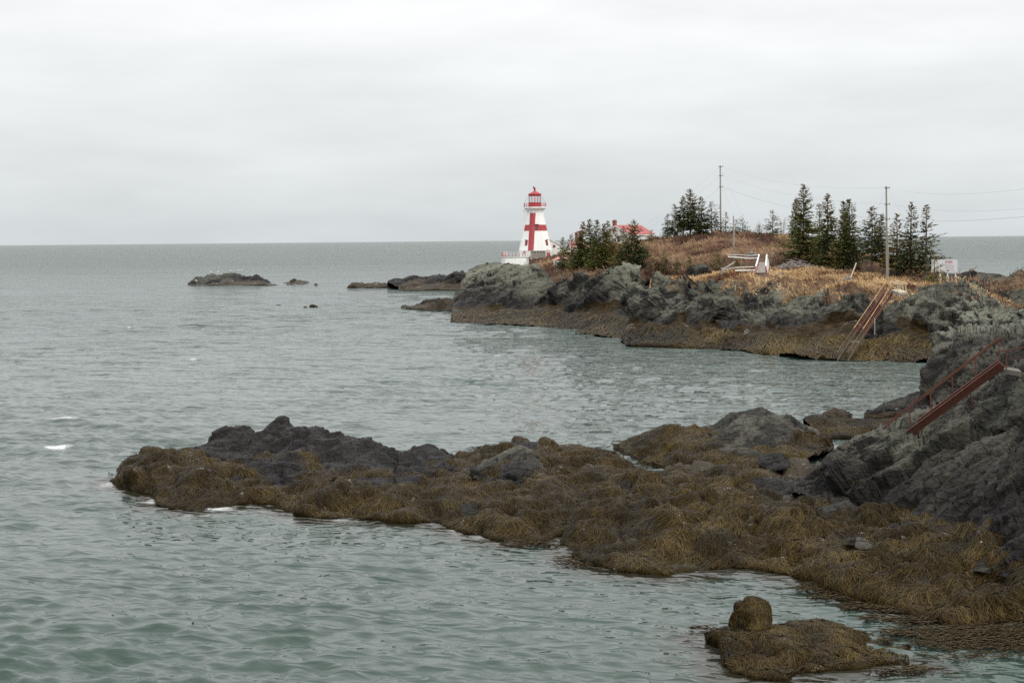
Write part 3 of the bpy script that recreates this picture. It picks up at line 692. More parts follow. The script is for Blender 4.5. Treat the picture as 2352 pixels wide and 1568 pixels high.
H2 = as_structure(loft('cliff_front', [
    dict(p=[(1426, 785, 194), (1445, 797, 187), (1500, 800, 186), (1600, 804, 180), (1700, 808, 176), (1830, 824, 164), (1950, 828, 162), (2134, 834, 157), (2420, 847, 150)], z=-1.2, weed=1),
    dict(p=[(1427, 781), (1436, 788), (1446, 796), (1500, 798), (1600, 802), (1660, 800), (1700, 806), (1760, 815), (1830, 822), (1900, 827), (1950, 826), (2060, 828), (2134, 832), (2420, 845)], z=0, weed=1, amp=.8),
    dict(p=[(1429, 775, 197.5), (1445, 765, 196), (1470, 760, 195), (1520, 768, 191), (1565, 758, 189), (1600, 772, 187), (1640, 762, 185), (1700, 783, 181), (1765, 772, 177), (1830, 790, 173), (1890, 778, 171.5), (1950, 786, 170), (2040, 778, 168), (2134, 787, 166), (2420, 800, 160)], weed=.9, wet=1, amp=.8),
    dict(p=[(1432, 765, 199), (1450, 745, 200.5), (1475, 735, 200), (1520, 735, 194), (1600, 738, 190), (1622, 740, 190), (1637, 740, 198), (1652, 740, 188), (1700, 740, 186), (1830, 748, 177), (1950, 745, 174), (2134, 755, 168), (2420, 775, 160)], weed=[(1437, .45), (1500, .05), (1560, .42), (1590, .1), (1637, .6), (1690, .05), (1760, .42), (1830, .05), (1930, .5), (2000, .05), (2060, .4), (2134, .3), (2420, 0)], wet=[(1437, .6), (1600, .55), (1900, .7), (2134, .8), (2420, .8)]),
    dict(p=[(1450, 735, 204), (1480, 700, 204), (1520, 690, 198), (1600, 692, 194), (1618, 705, 194), (1638, 705, 207), (1658, 695, 190), (1750, 690, 189), (1830, 705, 182), (1950, 700, 177), (2060, 705, 173), (2134, 712, 170), (2211, 720, 168), (2290, 725, 166), (2420, 735, 160)], lich=[(1450, .75), (1620, .5), (1700, .35), (1830, .55), (1950, .25), (2180, .3), (2215, 1.2), (2420, 1.1)], wet=.05),
    dict(p=[(1502, 668, 210), (1520, 666, 204), (1600, 668, 199), (1624, 672, 200), (1640, 674, 212), (1657, 664, 199), (1700, 660, 197), (1787, 652, 196), (1810, 666, 192), (1850, 672, 187), (1905, 677, 182), (1960, 676, 181), (2050, 678, 179), (2100, 674, 178), (2150, 680, 176), (2211, 688, 172), (2290, 690, 168), (2352, 704, 160), (2420, 717, 152)], lich=[(1502, .8), (1640, .4), (1900, .5), (2180, .4), (2215, 1.3), (2420, 1.1)], veg=[(1502, .2), (1640, .5), (1800, .5), (1900, .45), (1980, .3), (2200, .15), (2420, .15)]),
    dict(p=[(1520, 655, 216), (1600, 645, 212), (1650, 636, 209), (1720, 628, 206), (1760, 625, 206), (1850, 622, 205), (1950, 632, 198), (2050, 645, 190), (2150, 654, 186), (2210, 662, 182), (2290, 668, 178), (2352, 682, 170), (2420, 697, 162)], veg=[(1520, .8), (1600, 1), (2150, 1), (2210, .7), (2290, .5), (2420, .25)], lich=.3, amp=.6),
    dict(dD=32, dz=.2, veg=1, amp=.5), dict(dD=6, z=2), dict(dD=4, z=-2)],
    660, [3, 14, 16, 26, 24, 22, 10, 4, 3], 2.9, ROCK_FAR, blocks=(1.7, .9), lumps=.6, seed=11, fine=.55, smooth_u=0, smooth_v=2, dip=(.5, .1, .8), elong=.28), 'grey green front cliff with a grassy bench and dark weed at its foot', 'cliff')

def find_ground(Ls, px, py):
    best = None
    for L, rmax in Ls:
        ok = L.vrow <= rmax
        P = L.G[ok].reshape(-1, 3); qx, qy = project(P)
        d = (qx - px) ** 2 + (qy - py) ** 2
        c = np.nonzero(d < max(9.0, d.min() * 1.2))[0]
        i = c[np.argmin(P[c, 1])]
        if best is None or (d[i] < 40 and (best[1] >= 40 or P[i, 1] < best[0][1])) : best = (P[i], d[i])
    return Vector(best[0])
def on_hill(px, py): return find_ground(((H1, 8.05),), px, py)
def on_bench(px, py): return find_ground(((H2, 6.6), (H1, 8.05)), px, py)

# ------------------------------------------------------------------ skerries and islets
def mound(name, base, mid, top, back=(3, 6), seg=(2, 10, 10, 4, 3), nu=80, scale=1.0, m=ROCK_NEAR, zb=None, at0=None, am=None, a1=None, **kw):
    rows = [dict(p=[(a, b + 2, *c) for a, b, *c in base], z=(zb or 0) - .5, **(at0 or {})), dict(p=base, z=zb or 0, **(at0 or {})), dict(p=mid, **(am or {})), dict(p=top, **(a1 or {})), dict(dD=back[0], dz=-.6, **(a1 or {})), dict(dD=back[1], z=-1.2)]
    return loft(name, rows, nu, list(seg), scale, m, **kw)
wet1 = dict(weed=.9, wet=1)
as_thing(mound('rock_islet', [(429, 657.5), (480, 656.5), (560, 656), (641, 656.5)], [(430, 655, 484), (441, 646, 486), (520, 643, 488), (600, 645, 488), (640, 655.5, 487)],
    [(430, 655.5, 492), (433, 651, 492), (440, 640, 492), (446, 636, 492), (457, 634, 492), (468, 638, 492), (474, 629, 493), (487, 626, 494), (494, 629, 494), (512, 627, 494), (527, 624, 494), (559, 623.5, 494), (567, 629, 494), (573, 634, 494), (585, 633.5, 494), (592, 631, 494), (601, 632, 494), (606, 638, 493), (613, 642, 493), (629, 648, 492), (640, 655.5, 491)], back=(14, 10), nu=150, scale=3.2, m=ROCK_FAR, at0=wet1, am=dict(wet=.95, weed=.1), a1=dict(lich=.4, wet=.5), seg=(2, 16, 16, 4, 3), lumps=.3, seed=21, flat=.3),
    'largest dark rock islet offshore with white gulls perched on its green top', 'islet')
as_thing(mound('rock_islet', [(646, 655), (690, 655.5), (717, 655)], [(648, 653.5, 489), (680, 648, 490), (716, 653.5, 489)], [(648, 653, 493), (660, 650, 493), (676, 645, 494), (680, 641.5, 494), (689, 642.5, 494), (707, 647, 494), (716, 653.5, 493)], back=(8, 6), nu=60, scale=2, m=ROCK_FAR, at0=wet1, am=dict(weed=.7, wet=.8), a1=dict(wet=.8), seed=22), 'small humped brown islet just right of the big gull islet', 'islet')
as_thing(mound('rock_islet', [(796, 662), (850, 662.5), (904, 661)], [(798, 659, 432), (850, 655, 432), (903, 658.5, 432)], [(798, 660, 437), (810, 653, 437), (840, 651, 437), (863, 648, 437), (883, 649, 437), (893, 653, 437), (903, 659.5, 436)], back=(8, 6), nu=80, scale=2.2, m=ROCK_FAR, at0=wet1, am=dict(weed=.9, wet=1), a1=dict(weed=.6, wet=1), seed=23), 'long low weed covered islet in the water off the headland point', 'islet')
as_structure(mound('far_skerry', [(914, 667.5), (950, 668.5), (1000, 668), (1050, 668), (1100, 668)], [(916, 658, 412), (960, 655, 412), (1010, 655, 412), (1100, 650, 405)],
    [(889, 649, 425), (905, 642, 425), (919, 643, 424), (922, 635, 424), (935, 634, 424), (961, 633, 424), (966, 637, 423), (972, 633, 422), (986, 630, 422), (1009, 630, 422), (1016, 635, 420), (1022, 631, 418), (1032, 629, 415), (1060, 627, 408), (1100, 622, 400)], back=(14, 10), nu=160, scale=2.8, m=ROCK_FAR, at0=wet1, am=dict(weed=.7, wet=.9), a1=dict(wet=.85, lich=.2), seg=(2, 16, 18, 4, 3), lumps=.5, seed=24), 'flat topped black ledges beyond the headland point', 'ledge')
as_structure(mound('point_ledge', [(918, 708), (942, 711), (971, 714), (1015, 715), (1060, 718), (1090, 719)], [(921, 706, 296), (966, 702, 294), (1010, 698, 290), (1060, 698, 282), (1090, 700, 276)],
    [(921, 706, 300), (939, 702.5, 300), (966, 693, 299), (986, 690, 297), (1006, 681, 295), (1030, 681, 292), (1044, 683, 288), (1090, 680, 284)], back=(8, 6), nu=120, scale=2, m=ROCK_FAR, at0=wet1, am=dict(weed=.9, wet=1), a1=dict(weed=.2, wet=.9), seg=(2, 14, 14, 4, 3), lumps=.7, seed=25), 'low brown weed covered ledge running out from the headland cliff', 'ledge')
for (px, py, wpx, hpx, lb) in ((726, 655, 8, 4, 'tiny dark rock awash right of the small humped islet'), (721, 705, 17, 5, 'low rock breaking the water below the islets'), (638, 701, 15, 3.2, 'flat rock awash left of its neighbour in mid water'), (702, 705.5, 9, 2.2, 'thin sliver of rock awash beside the low mid water rock'), (876, 653.5, 9, 3.5, 'dark knob of rock between the low islet and the black ledges'), (925, 704, 8, 3.5, 'small rock off the tip of the brown ledge')):
    q = float(atz(px, py, 0)[1])
    as_thing(mound('sea_rock', [(px - wpx / 2, py), (px, py + .4), (px + wpx / 2, py)], [(px - wpx / 2, py - .3, q + .6), (px, py - hpx * .5, q + .5), (px + wpx / 2, py - .3, q + .6)], [(px - wpx / 2, py - .3, q + 1.5), (px - wpx * .1, py - hpx, q + 1.5), (px + wpx * .2, py - hpx * .7, q + 1.5), (px + wpx / 2, py - .3, q + 1.5)], back=(1.5, 2), nu=22, scale=.8, m=ROCK_FAR, at0=wet1, am=wet1, a1=wet1, seg=(1, 5, 5, 2, 2), seed=int(px)), lb, 'rock', 'rocks awash offshore')

# ------------------------------------------------------------------ near ledge
L1 = as_structure(loft('near_ledge', [
    dict(p=[(a, b + 6) for a, b in LEDGE_FRONT], z=-.8, weed=1),
    dict(p=LEDGE_FRONT, z=0, weed=1, amp=.7),
    dict(p=[(262, 1101, 84), (300, 1085, 81), (400, 1110, 78), (520, 1120, 77.5), (700, 1130, 75.5), (850, 1140, 74.3), (1000, 1150, 73.3), (1100, 1160, 71.5), (1240, 1170, 69.7), (1330, 1180, 69), (1480, 1190, 68)], weed=.8, wet=.6),
    dict(p=[(268, 1092, 85), (338, 1050, 84.5), (430, 1060, 83.5), (560, 1068, 82), (700, 1075, 80.8), (800, 1095, 78.5), (930, 1090, 79), (1060, 1100, 77.5), (1160, 1110, 76), (1260, 1100, 77), (1400, 1100, 77), (1480, 1110, 77)], weed=[(268, 1), (420, .9), (560, .5), (800, .45), (950, .6), (1060, 1), (1480, 1)], wet=1),
    dict(p=[(430, 1030, 88), (480, 1020, 87), (560, 1020, 86.5), (620, 1010, 86), (700, 1010, 86), (780, 1025, 85), (850, 1035, 84.5), (930, 1050, 84), (1000, 1055, 84), (1045, 1065, 84), (1180, 1050, 83), (1300, 1060, 82.5), (1400, 1070, 82), (1480, 1095, 80)][0:0] or
           [(272, 1084, 86.5), (338, 1040, 87), (430, 1040, 87), (480, 1025, 87), (560, 1020, 86.5), (620, 1012, 86.5), (700, 1012, 86), (780, 1028, 85), (850, 1038, 84.5), (930, 1052, 84), (1000, 1056, 84), (1045, 1066, 84), (1180, 1055, 82.5), (1300, 1060, 82), (1400, 1070, 81.5), (1480, 1096, 79.5)], weed=[(272, 1), (400, .95), (450, .1), (900, 0), (1030, .1), (1060, .9), (1480, 1)], wet=.95),
    dict(p=[(274, 1081, 87.5), (281, 1075, 88), (338, 1036, 88.5), (401, 1031, 88.5), (427, 1029, 88.5), (452, 1011, 89), (499, 992, 90), (515, 982, 90), (560, 990, 90.5), (588, 1002, 90.5), (625, 976, 91), (652, 962, 91), (677, 979, 91), (699, 970, 91), (725, 970, 91), (744, 987, 91), (766, 995, 90), (782, 1000, 90), (826, 1011, 89), (858, 1004, 88.5), (890, 1024, 88), (918, 1037, 88), (951, 1028, 88), (983, 1027, 88), (1005, 1035, 88), (1036, 1047, 88), (1080, 1046, 88), (1124, 1028, 88), (1168, 1016, 88), (1194, 1005, 88), (1235, 1016, 88), (1300, 1025, 87), (1358, 1034, 86.5), (1411, 1046, 86), (1428, 1071, 84), (1480, 1087, 83)], weed=[(274, 1), (420, .9), (455, 0), (1030, 0), (1050, .8), (1110, .8), (1150, .1), (1230, .1), (1250, .9), (1480, 1)], lich=[(274, 0), (440, .05), (640, .14), (720, .12), (800, .05), (1480, 0)], wet=[(274, .8), (560, .75), (640, .6), (740, .6), (800, .85), (1480, .8)], amp=[(274, .5), (440, .95), (1030, .9), (1480, .55)]),
    dict(dD=2.5, dz=-.8, weed=.6), dict(dD=3, z=-1)],
    700, [3, 30, 30, 26, 34, 6, 3], 1.05, ROCK_NEAR, blocks=(1.15, .9), lumps=1.35, seed=31, smooth_u=0, smooth_v=1, strat=.8, flat=.05), 'long dark rock ledge with shaggy brown rockweed reaching into the sea', 'ledge')
O1 = as_thing(mound('rock_outcrop', [(905, 1092, 79), (935, 1110, 78.2), (985, 1113, 78), (1020, 1105, 78.3), (1046, 1085, 79.5)], [(914, 1065, 80.5), (950, 1072, 80), (1000, 1070, 80), (1042, 1066, 81)], [(918, 1048, 84), (934, 1031, 84.5), (953, 1027, 84.5), (963, 1033, 84.5), (983, 1026, 84.5), (993, 1032, 84.5), (1005, 1034, 84.5), (1036, 1047, 84.5), (1044, 1066, 84)], back=(2, 3), nu=110, seg=(3, 30, 30, 4, 3), scale=.8, flat=.4, at0=dict(wet=.7, weed=.4), am=dict(wet=.9), a1=dict(lich=.1, wet=.8), seed=32), 'broken black outcrop with jagged top at the right end of the long ridge', 'rock')
O2 = as_thing(mound('rock_outcrop', [(1078, 1078, 78), (1095, 1100, 77), (1138, 1119, 75.8), (1165, 1128, 75.5), (1200, 1124, 75.5), (1256, 1122, 75.6)], [(1080, 1070, 79), (1110, 1075, 78), (1150, 1085, 77), (1205, 1085, 76.6), (1256, 1095, 76.8)], [(1082, 1066, 80), (1109, 1051, 81), (1147, 1042, 81), (1174, 1036, 81), (1195, 1025, 81), (1206, 1023, 81), (1229, 1030, 81), (1244, 1058, 80), (1256, 1090, 78)], back=(1.6, 2), nu=130, seg=(3, 34, 34, 4, 3), scale=.8, flat=.4, at0=dict(wet=.7, weed=.3), am=dict(wet=.75), a1=dict(lich=.45, wet=.4), seed=33), 'steep ribbed rock with a yellow lichen spot rising from the rockweed', 'rock')

# ------------------------------------------------------------------ rockweed flat
L2 = as_structure(loft('weed_flat', [
    dict(p=[(a, b + 8) for a, b in PLAIN_FRONT], z=-.8, weed=1),
    dict(p=PLAIN_FRONT, z=0, weed=1, amp=.7),
    dict(p=[(1300, 1218, 66), (1400, 1225, 65), (1534, 1235, 63), (1683, 1240, 62.5), (1858, 1260, 60.5), (2022, 1300, 57), (2223, 1360, 52.3), (2480, 1372, 50.5)], weed=.82),
    dict(p=[(1310, 1150, 72), (1430, 1150, 71), (1534, 1155, 70), (1683, 1160, 69), (1780, 1185, 66.5), (1900, 1210, 63.5), (2022, 1200, 62.5), (2100, 1230, 59.5), (2223, 1290, 54.5), (2480, 1320, 51)], weed=.72, wet=.6),
    dict(p=[(1320, 1095, 78), (1480, 1090, 78), (1600, 1095, 77), (1700, 1095, 76), (1780, 1110, 74), (1850, 1120, 72), (1950, 1150, 67.5), (2022, 1170, 65), (2100, 1190, 62.5), (2223, 1240, 57.5), (2480, 1290, 52.5)], weed=[(1320, .85), (1700, .75), (1760, .4), (1950, .35), (2022, .6), (2480, .7)], wet=.6),
    dict(p=[(1320, 1080, 80.5), (1490, 1086, 80), (1560, 1078, 82), (1600, 1075, 83), (1700, 1070, 83.5), (1780, 1068, 82), (1850, 1050, 82.5), (1950, 1042, 80), (2022, 1085, 74), (2100, 1140, 69), (2223, 1190, 64), (2480, 1240, 58)], weed=[(1320, 1), (1700, .9), (1780, .5), (2480, .5)], wet=.6), dict(dD=4, z=-1)],
    560, [3, 46, 46, 40, 10, 4], 1.0, ROCK_NEAR, blocks=(.4, .3), lumps=1.65, seed=41), 'rockweed covered flat of rounded stones at low tide', 'shore')
L3 = as_structure(loft('weedy_mound', [
    dict(p=[(1403, 1022, 97), (1475, 1066, 89), (1560, 1088, 83.5), (1720, 1088, 81), (1860, 1055, 85), (1914, 1032, 91)], z=-.5, weed=1),
    dict(p=[(1403, 1019, 97.4), (1430, 1040, 93), (1475, 1062, 89), (1500, 1076, 86.5), (1560, 1083, 84), (1640, 1085, 81.8), (1720, 1082, 81.5), (1800, 1065, 83), (1860, 1048, 86), (1914, 1028, 92)], weed=1, wet=.5),
    dict(p=[(1404, 1017.5, 98), (1430, 1022, 96), (1490, 1027, 92), (1560, 1032, 88.5), (1640, 1030, 86.5), (1720, 1015, 86.5), (1800, 1010, 87.5), (1860, 1012, 90), (1913, 1024, 93)], weed=[(1404, 1), (1620, .9), (1660, .3), (1740, .1), (1800, .35), (1840, .9), (1913, 1)], wet=.4),
    dict(p=[(1405, 1017, 98.5), (1450, 1003, 97), (1490, 992, 96), (1534, 980, 94), (1581, 977, 93), (1640, 975, 93), (1660, 957, 93), (1690, 942, 93), (1722, 936, 93), (1736, 923, 93), (1757, 941, 93), (1792, 947, 93), (1830, 958, 94), (1862, 974, 94), (1889, 995, 94), (1911, 1022, 95)], weed=[(1405, 1), (1540, .85), (1590, .4), (1640, 0), (1850, 0), (1885, .6), (1911, 1)], lich=.15, amp=.7),
    dict(dD=3, dz=-1, weed=.5), dict(dD=4, z=-1)],
    330, [3, 40, 40, 6, 3], .95, ROCK_NEAR, blocks=(.8, .5), lumps=1.0, seed=51, flat=.4), 'dark peaked mound skirted with rockweed between the channel and the stairway', 'shore')
L4 = as_structure(mound('weedy_bank', [(1868, 1004), (1900, 1012), (1950, 1012), (2000, 1008), (2052, 1003), (2110, 998)], [(1870, 985, 100), (1950, 985, 100.5), (2050, 980, 100.5), (2110, 978, 100.5)], [(1845, 962, 103), (1860, 956, 103), (1880, 952, 103), (1907, 963, 103), (1963, 963, 103), (2010, 960, 103), (2070, 957, 103), (2110, 957, 103)], back=(3, 4), nu=150, seg=(2, 24, 18, 4, 3), scale=.9, at0=dict(weed=1), am=dict(weed=1), a1=dict(weed=1), lumps=.6, seed=52), 'weed draped bank behind the foot of the rusty stairway', 'shore')
as_thing(mound('boulder', [(1888, 957, 104.5), (1920, 965, 104), (1957, 962, 104.5)], [(1887, 950, 105), (1920, 948, 105), (1957, 955, 105)], [(1889, 951, 106.5), (1905, 938, 107), (1920, 930, 107), (1940, 936, 107), (1956, 957, 106.5)], back=(1.5, 2), nu=50, seg=(2, 14, 12, 3, 2), scale=.7, at0=dict(weed=.6, wet=.7), am=dict(weed=.45, wet=.5), a1=dict(weed=.45, wet=.3), seed=53), 'large rounded brown boulder at the edge of the cove', 'boulder')
as_structure(mound('low_shore_rock', [(1984, 957, 104), (2040, 964, 103.5), (2110, 955, 103.5), (2160, 950, 103)], [(1984, 952, 105), (2040, 942, 105), (2110, 930, 105), (2160, 925, 105)], [(1986, 949, 106), (2017, 926, 107), (2038, 916, 108), (2060, 914, 108), (2081, 912, 108), (2090, 905, 109), (2097, 893, 109), (2108, 901, 109), (2160, 900, 109)], back=(3, 3), nu=120, seg=(2, 22, 22, 4, 3), scale=.8, at0=dict(weed=.7, wet=1), am=dict(wet=.7), a1=dict(wet=.3), seed=54), 'low black rock at the water edge under the overhang', 'shore')
as_thing(mound('boulder', [(1742, 1066, 78.6), (1775, 1080, 78), (1814, 1072, 78.2)], [(1741, 1050, 79.3), (1778, 1052, 79), (1814, 1055, 79)], [(1744, 1045, 80), (1760, 1037, 80.3), (1785, 1036, 80.3), (1800, 1042, 80.2), (1813, 1053, 80)], back=(.8, .8), nu=60, seg=(2, 16, 14, 3, 2), scale=.4, zb=.3, at0=dict(wet=1), am=dict(wet=1), a1=dict(wet=1), seed=55), 'smooth black boulder in the weed below the peaked mound', 'boulder')
as_thing(mound('boulder', [(1359, 1112, 75.8), (1380, 1122, 75.3), (1402, 1117, 75.4)], [(1359, 1106, 76), (1380, 1108, 75.7), (1402, 1111, 75.7)], [(1361, 1102, 76.5), (1375, 1094, 76.7), (1392, 1097, 76.7), (1401, 1108, 76.4)], back=(.5, .6), nu=36, seg=(2, 10, 10, 3, 2), scale=.35, zb=.7, at0=dict(wet=.5), am=dict(wet=.3), a1=dict(wet=.2), seed=56), 'angular dark boulder alone on the flat, right of the ribbed rock', 'boulder')
as_thing(mound('rock_outcrop', [(1774, 1188, 66), (1820, 1203, 65), (1900, 1212, 64.2), (1980, 1208, 63.8), (2030, 1196, 64)], [(1776, 1182, 66.5), (1820, 1180, 66.2), (1900, 1182, 65.6), (1980, 1184, 65), (2029, 1193, 64.8)], [(1778, 1177, 67.5), (1811, 1166, 67.8), (1872, 1157, 67.8), (1937, 1156, 67.3), (1990, 1169, 66.5), (2028, 1192, 65.5)], back=(1, 1.2), nu=120, seg=(2, 20, 18, 3, 2), scale=.7, zb=.9, at0=dict(weed=.5, wet=.8), am=dict(wet=.6), a1=dict(wet=.4, lich=.1), seed=57), 'low dark hump of rock in the weed in front of the great slab', 'rock')
as_thing(mound('boulder', [(2069, 1252, 58.9), (2085, 1259, 58.5), (2106, 1250, 58.5)], [(2069, 1240, 59.2), (2085, 1240, 59), (2106, 1238, 59)], [(2072, 1222, 59.7), (2078, 1217, 59.8), (2090, 1219, 59.8), (2094, 1232, 59.6), (2105, 1236, 59.4)], back=(.3, .5), nu=26, seg=(2, 10, 8, 2, 2), scale=.28, zb=.9, am=dict(lich=.2), a1=dict(lich=.3), blocks=(.5, .4), seed=58), 'pale grey block of stone among the brown weed', 'boulder')
for (px, py, s_, lb) in ((1838, 1128, 14, 'green grey stone at the top of the shingle patch'), (1895, 1142, 22, 'grey boulder leaning at the foot of the great slab'), (1812, 1145, 16, 'dark stone at the left edge of the shingle patch'), (1990, 1247, 26, 'dark angular stone beside the big weed mop'), (1960, 1240, 18, 'small dark stone left of its angular neighbour'), (1820, 1098, 18, 'dark stone above the shingle patch')):
    q = 73.5 - (py - 1110) * .105
    as_thing(mound('stone', [(px - s_, py + s_ * .3, q - .1), (px, py + s_ * .55, q - .3), (px + s_, py + s_ * .35, q - .2)], [(px - s_, py, q), (px, py, q), (px + s_, py, q)], [(px - s_ * .8, py - s_ * .3, q + .3), (px - s_ * .2, py - s_ * .75, q + .4), (px + s_ * .4, py - s_ * .6, q + .4), (px + s_ * .9, py - s_ * .1, q + .3)], back=(.4, .5), nu=24, seg=(2, 8, 8, 2, 2), scale=.3, zb=.6, a1=dict(lich=.1), am=dict(wet=.3), seed=int(px)), lb, 'stone', 'stones on the near shore')

# ------------------------------------------------------------------ right-hand shore
L6 = as_structure(loft('overhang_rock', [
    dict(p=[(2116, 915, 85), (2200, 915, 81), (2352, 860, 73.5), (2480, 860, 71)]),
    dict(p=[(2112, 905, 86), (2150, 912, 85), (2200, 905, 82), (2260, 880, 79), (2300, 860, 77), (2352, 850, 74), (2480, 850, 72)]),
    dict(p=[(2104, 885, 86.4), (2150, 870, 85.5), (2200, 862, 83.5), (2260, 845, 80.5), (2300, 832, 78.8), (2352, 815, 76.8), (2480, 810, 75)], amp=1.2),
    dict(p=[(2122, 858, 88.5), (2135, 836, 89), (2200, 815, 86.5), (2260, 800, 84), (2300, 792, 82.2), (2352, 785, 80), (2480, 780, 78)], amp=1.2, lich=.1),
    dict(p=[(2140, 805, 92), (2150, 790, 92), (2200, 785, 91), (2260, 775, 89), (2352, 760, 86), (2480, 750, 84)], lich=.3),
    dict(p=[(2148, 765, 96), (2153, 755, 97), (2160, 752, 97), (2171, 761, 97), (2189, 751, 98), (2215, 747, 100), (2260, 745, 102), (2310, 740, 104), (2352, 735, 104), (2480, 725, 104)], lich=[(2148, .9), (2200, .8), (2480, .6)], veg=[(2148, 0), (2220, .1), (2300, .35), (2480, .35)], amp=.7),
    dict(dD=10, dz=-.6, lich=.5, veg=.35), dict(dD=5, z=1), dict(dD=2, z=-2)],
    230, [3, 20, 24, 30, 22, 8, 4, 3], 1.1, ROCK_NEAR, blocks=(1.0, .55), seed=61, fine=.6, strat=1.6, dip=(.9, .1, .22)), 'layered grey rock mass overhanging the cove behind the rusty stairway', 'shore')
L8 = as_structure(loft('stairway_slope', [
    dict(p=[(2050, 1040, 74.5), (2200, 1010, 70.5), (2480, 960, 60)]),
    dict(p=[(2062, 1005, 77.5), (2100, 1000, 76), (2200, 990, 72), (2300, 970, 67), (2352, 955, 65.3), (2480, 925, 62)], lich=.2),
    dict(p=[(2066, 985, 78.5), (2120, 972, 77.5), (2200, 955, 74.5), (2300, 920, 70.2), (2352, 900, 67.8), (2480, 870, 64)], lich=.2, amp=.6),
    dict(p=[(2069, 968, 80), (2120, 943, 79.5), (2200, 909, 77), (2260, 884, 74.5), (2312, 859, 71.8), (2352, 852, 70), (2480, 847, 66)], lich=.3, amp=.6),
    dict(dD=3, dz=.0, lich=.3), dict(dD=3, z=1)],
    200, [3, 24, 30, 6, 3], .95, ROCK_NEAR, blocks=(.7, .5), seed=71, fine=.6, strat=1.5, dip=(.8, .1, .45)), 'sloping grey rock slabs under the rusty stairway', 'shore')
L7 = as_structure(loft('great_slab', [
    dict(p=[(1822, 1156, 71.2), (1980, 1200, 65.6), (2084, 1222, 63.2), (2209, 1288, 56.7), (2352, 1342, 52.2), (2480, 1355, 50.1)]),
    dict(p=[(1822, 1119, 72), (1860, 1116, 71.5), (1905, 1120, 70.5), (1937, 1138, 69), (1980, 1164, 66.5), (2022, 1177, 65), (2084, 1184, 64), (2130, 1205, 61.5), (2175, 1228, 59), (2209, 1245, 57.5), (2260, 1280, 55), (2352, 1294, 53), (2480, 1310, 51)], wet=.8, amp=.6),
    dict(p=[(1838, 1103, 73), (1905, 1085, 72), (1980, 1110, 68.6), (2050, 1125, 66.8), (2130, 1130, 64.6), (2209, 1155, 61.8), (2352, 1190, 57.2), (2480, 1185, 55.5)], wet=.65),
    dict(p=[(1872, 1073, 74), (1920, 1055, 73), (1980, 1050, 71), (2050, 1055, 69), (2130, 1055, 67.5), (2209, 1065, 65.3), (2352, 1085, 61.2), (2480, 1065, 59.5)], lich=[(1872, .35), (2060, .3), (2150, 0), (2480, 0)], wet=[(1872, .2), (2050, .3), (2150, .5), (2480, .5)]),
    dict(p=[(1905, 1042, 74.5), (1930, 1026, 74), (1958, 1015, 73.5), (1985, 1014, 72.5), (2017, 1011, 71.5), (2044, 1016, 71), (2068, 1018, 70.5), (2100, 1014, 70), (2124, 1009, 69.5), (2178, 994, 68), (2218, 999, 67.5), (2254, 1001, 67.2), (2261, 982, 67), (2285, 969, 66.5), (2352, 943, 64.5), (2480, 900, 62.5)], lich=[(1905, .6), (2060, .7), (2150, .35), (2250, .1), (2480, .1)], amp=.4),
    dict(dD=1.5, dz=-.5, lich=.3), dict(dD=2.5, z=.8)],
    340, [3, 44, 44, 44, 6, 4], 1.7, ROCK_NEAR, blocks=(.7, .4), seed=81, fine=.5, strat=1.5, dip=(.85, .1, .40), elong=.22), 'great dark folded slab of bare rock above the weed', 'shore')
# the shore goes on to the right, out of the picture
as_structure(loft('shore_bank', [
    dict(p=[(2440, 1345, 50), (2800, 1380, 48), (3400, 1400, 46)]),
    dict(p=[(2440, 1320, 51), (2800, 1330, 49), (3400, 1340, 47)], weed=.8),
    dict(p=[(2440, 1190, 56), (2800, 1190, 55), (3400, 1180, 54)], wet=.6),
    dict(p=[(2440, 1060, 61), (2800, 1040, 60), (3400, 1010, 60)], wet=.3, lich=.1),
    dict(p=[(2440, 915, 64), (2800, 880, 64), (3400, 850, 64)], lich=.2),
    dict(p=[(2440, 845, 68), (2800, 820, 68), (3400, 790, 68)], lich=.3),
    dict(p=[(2440, 745, 88), (2800, 720, 84), (3400, 700, 80)], lich=.5, veg=.3),
    dict(p=[(2440, 722, 112), (2800, 700, 110), (3400, 680, 105)], lich=.4, veg=.6),
    dict(p=[(2440, 715, 150), (2800, 690, 150), (3400, 670, 150)], lich=.3, veg=.7), dict(dD=8, z=-1)],
    120, [2, 10, 12, 12, 10, 12, 10, 10, 4], 1.6, ROCK_NEAR, blocks=(.8, .5), seed=101, fine=.5, strat=1.5, dip=(.85, .1, .40), elong=.25), 'bare rock shore running on beyond the right edge of the picture', 'shore')
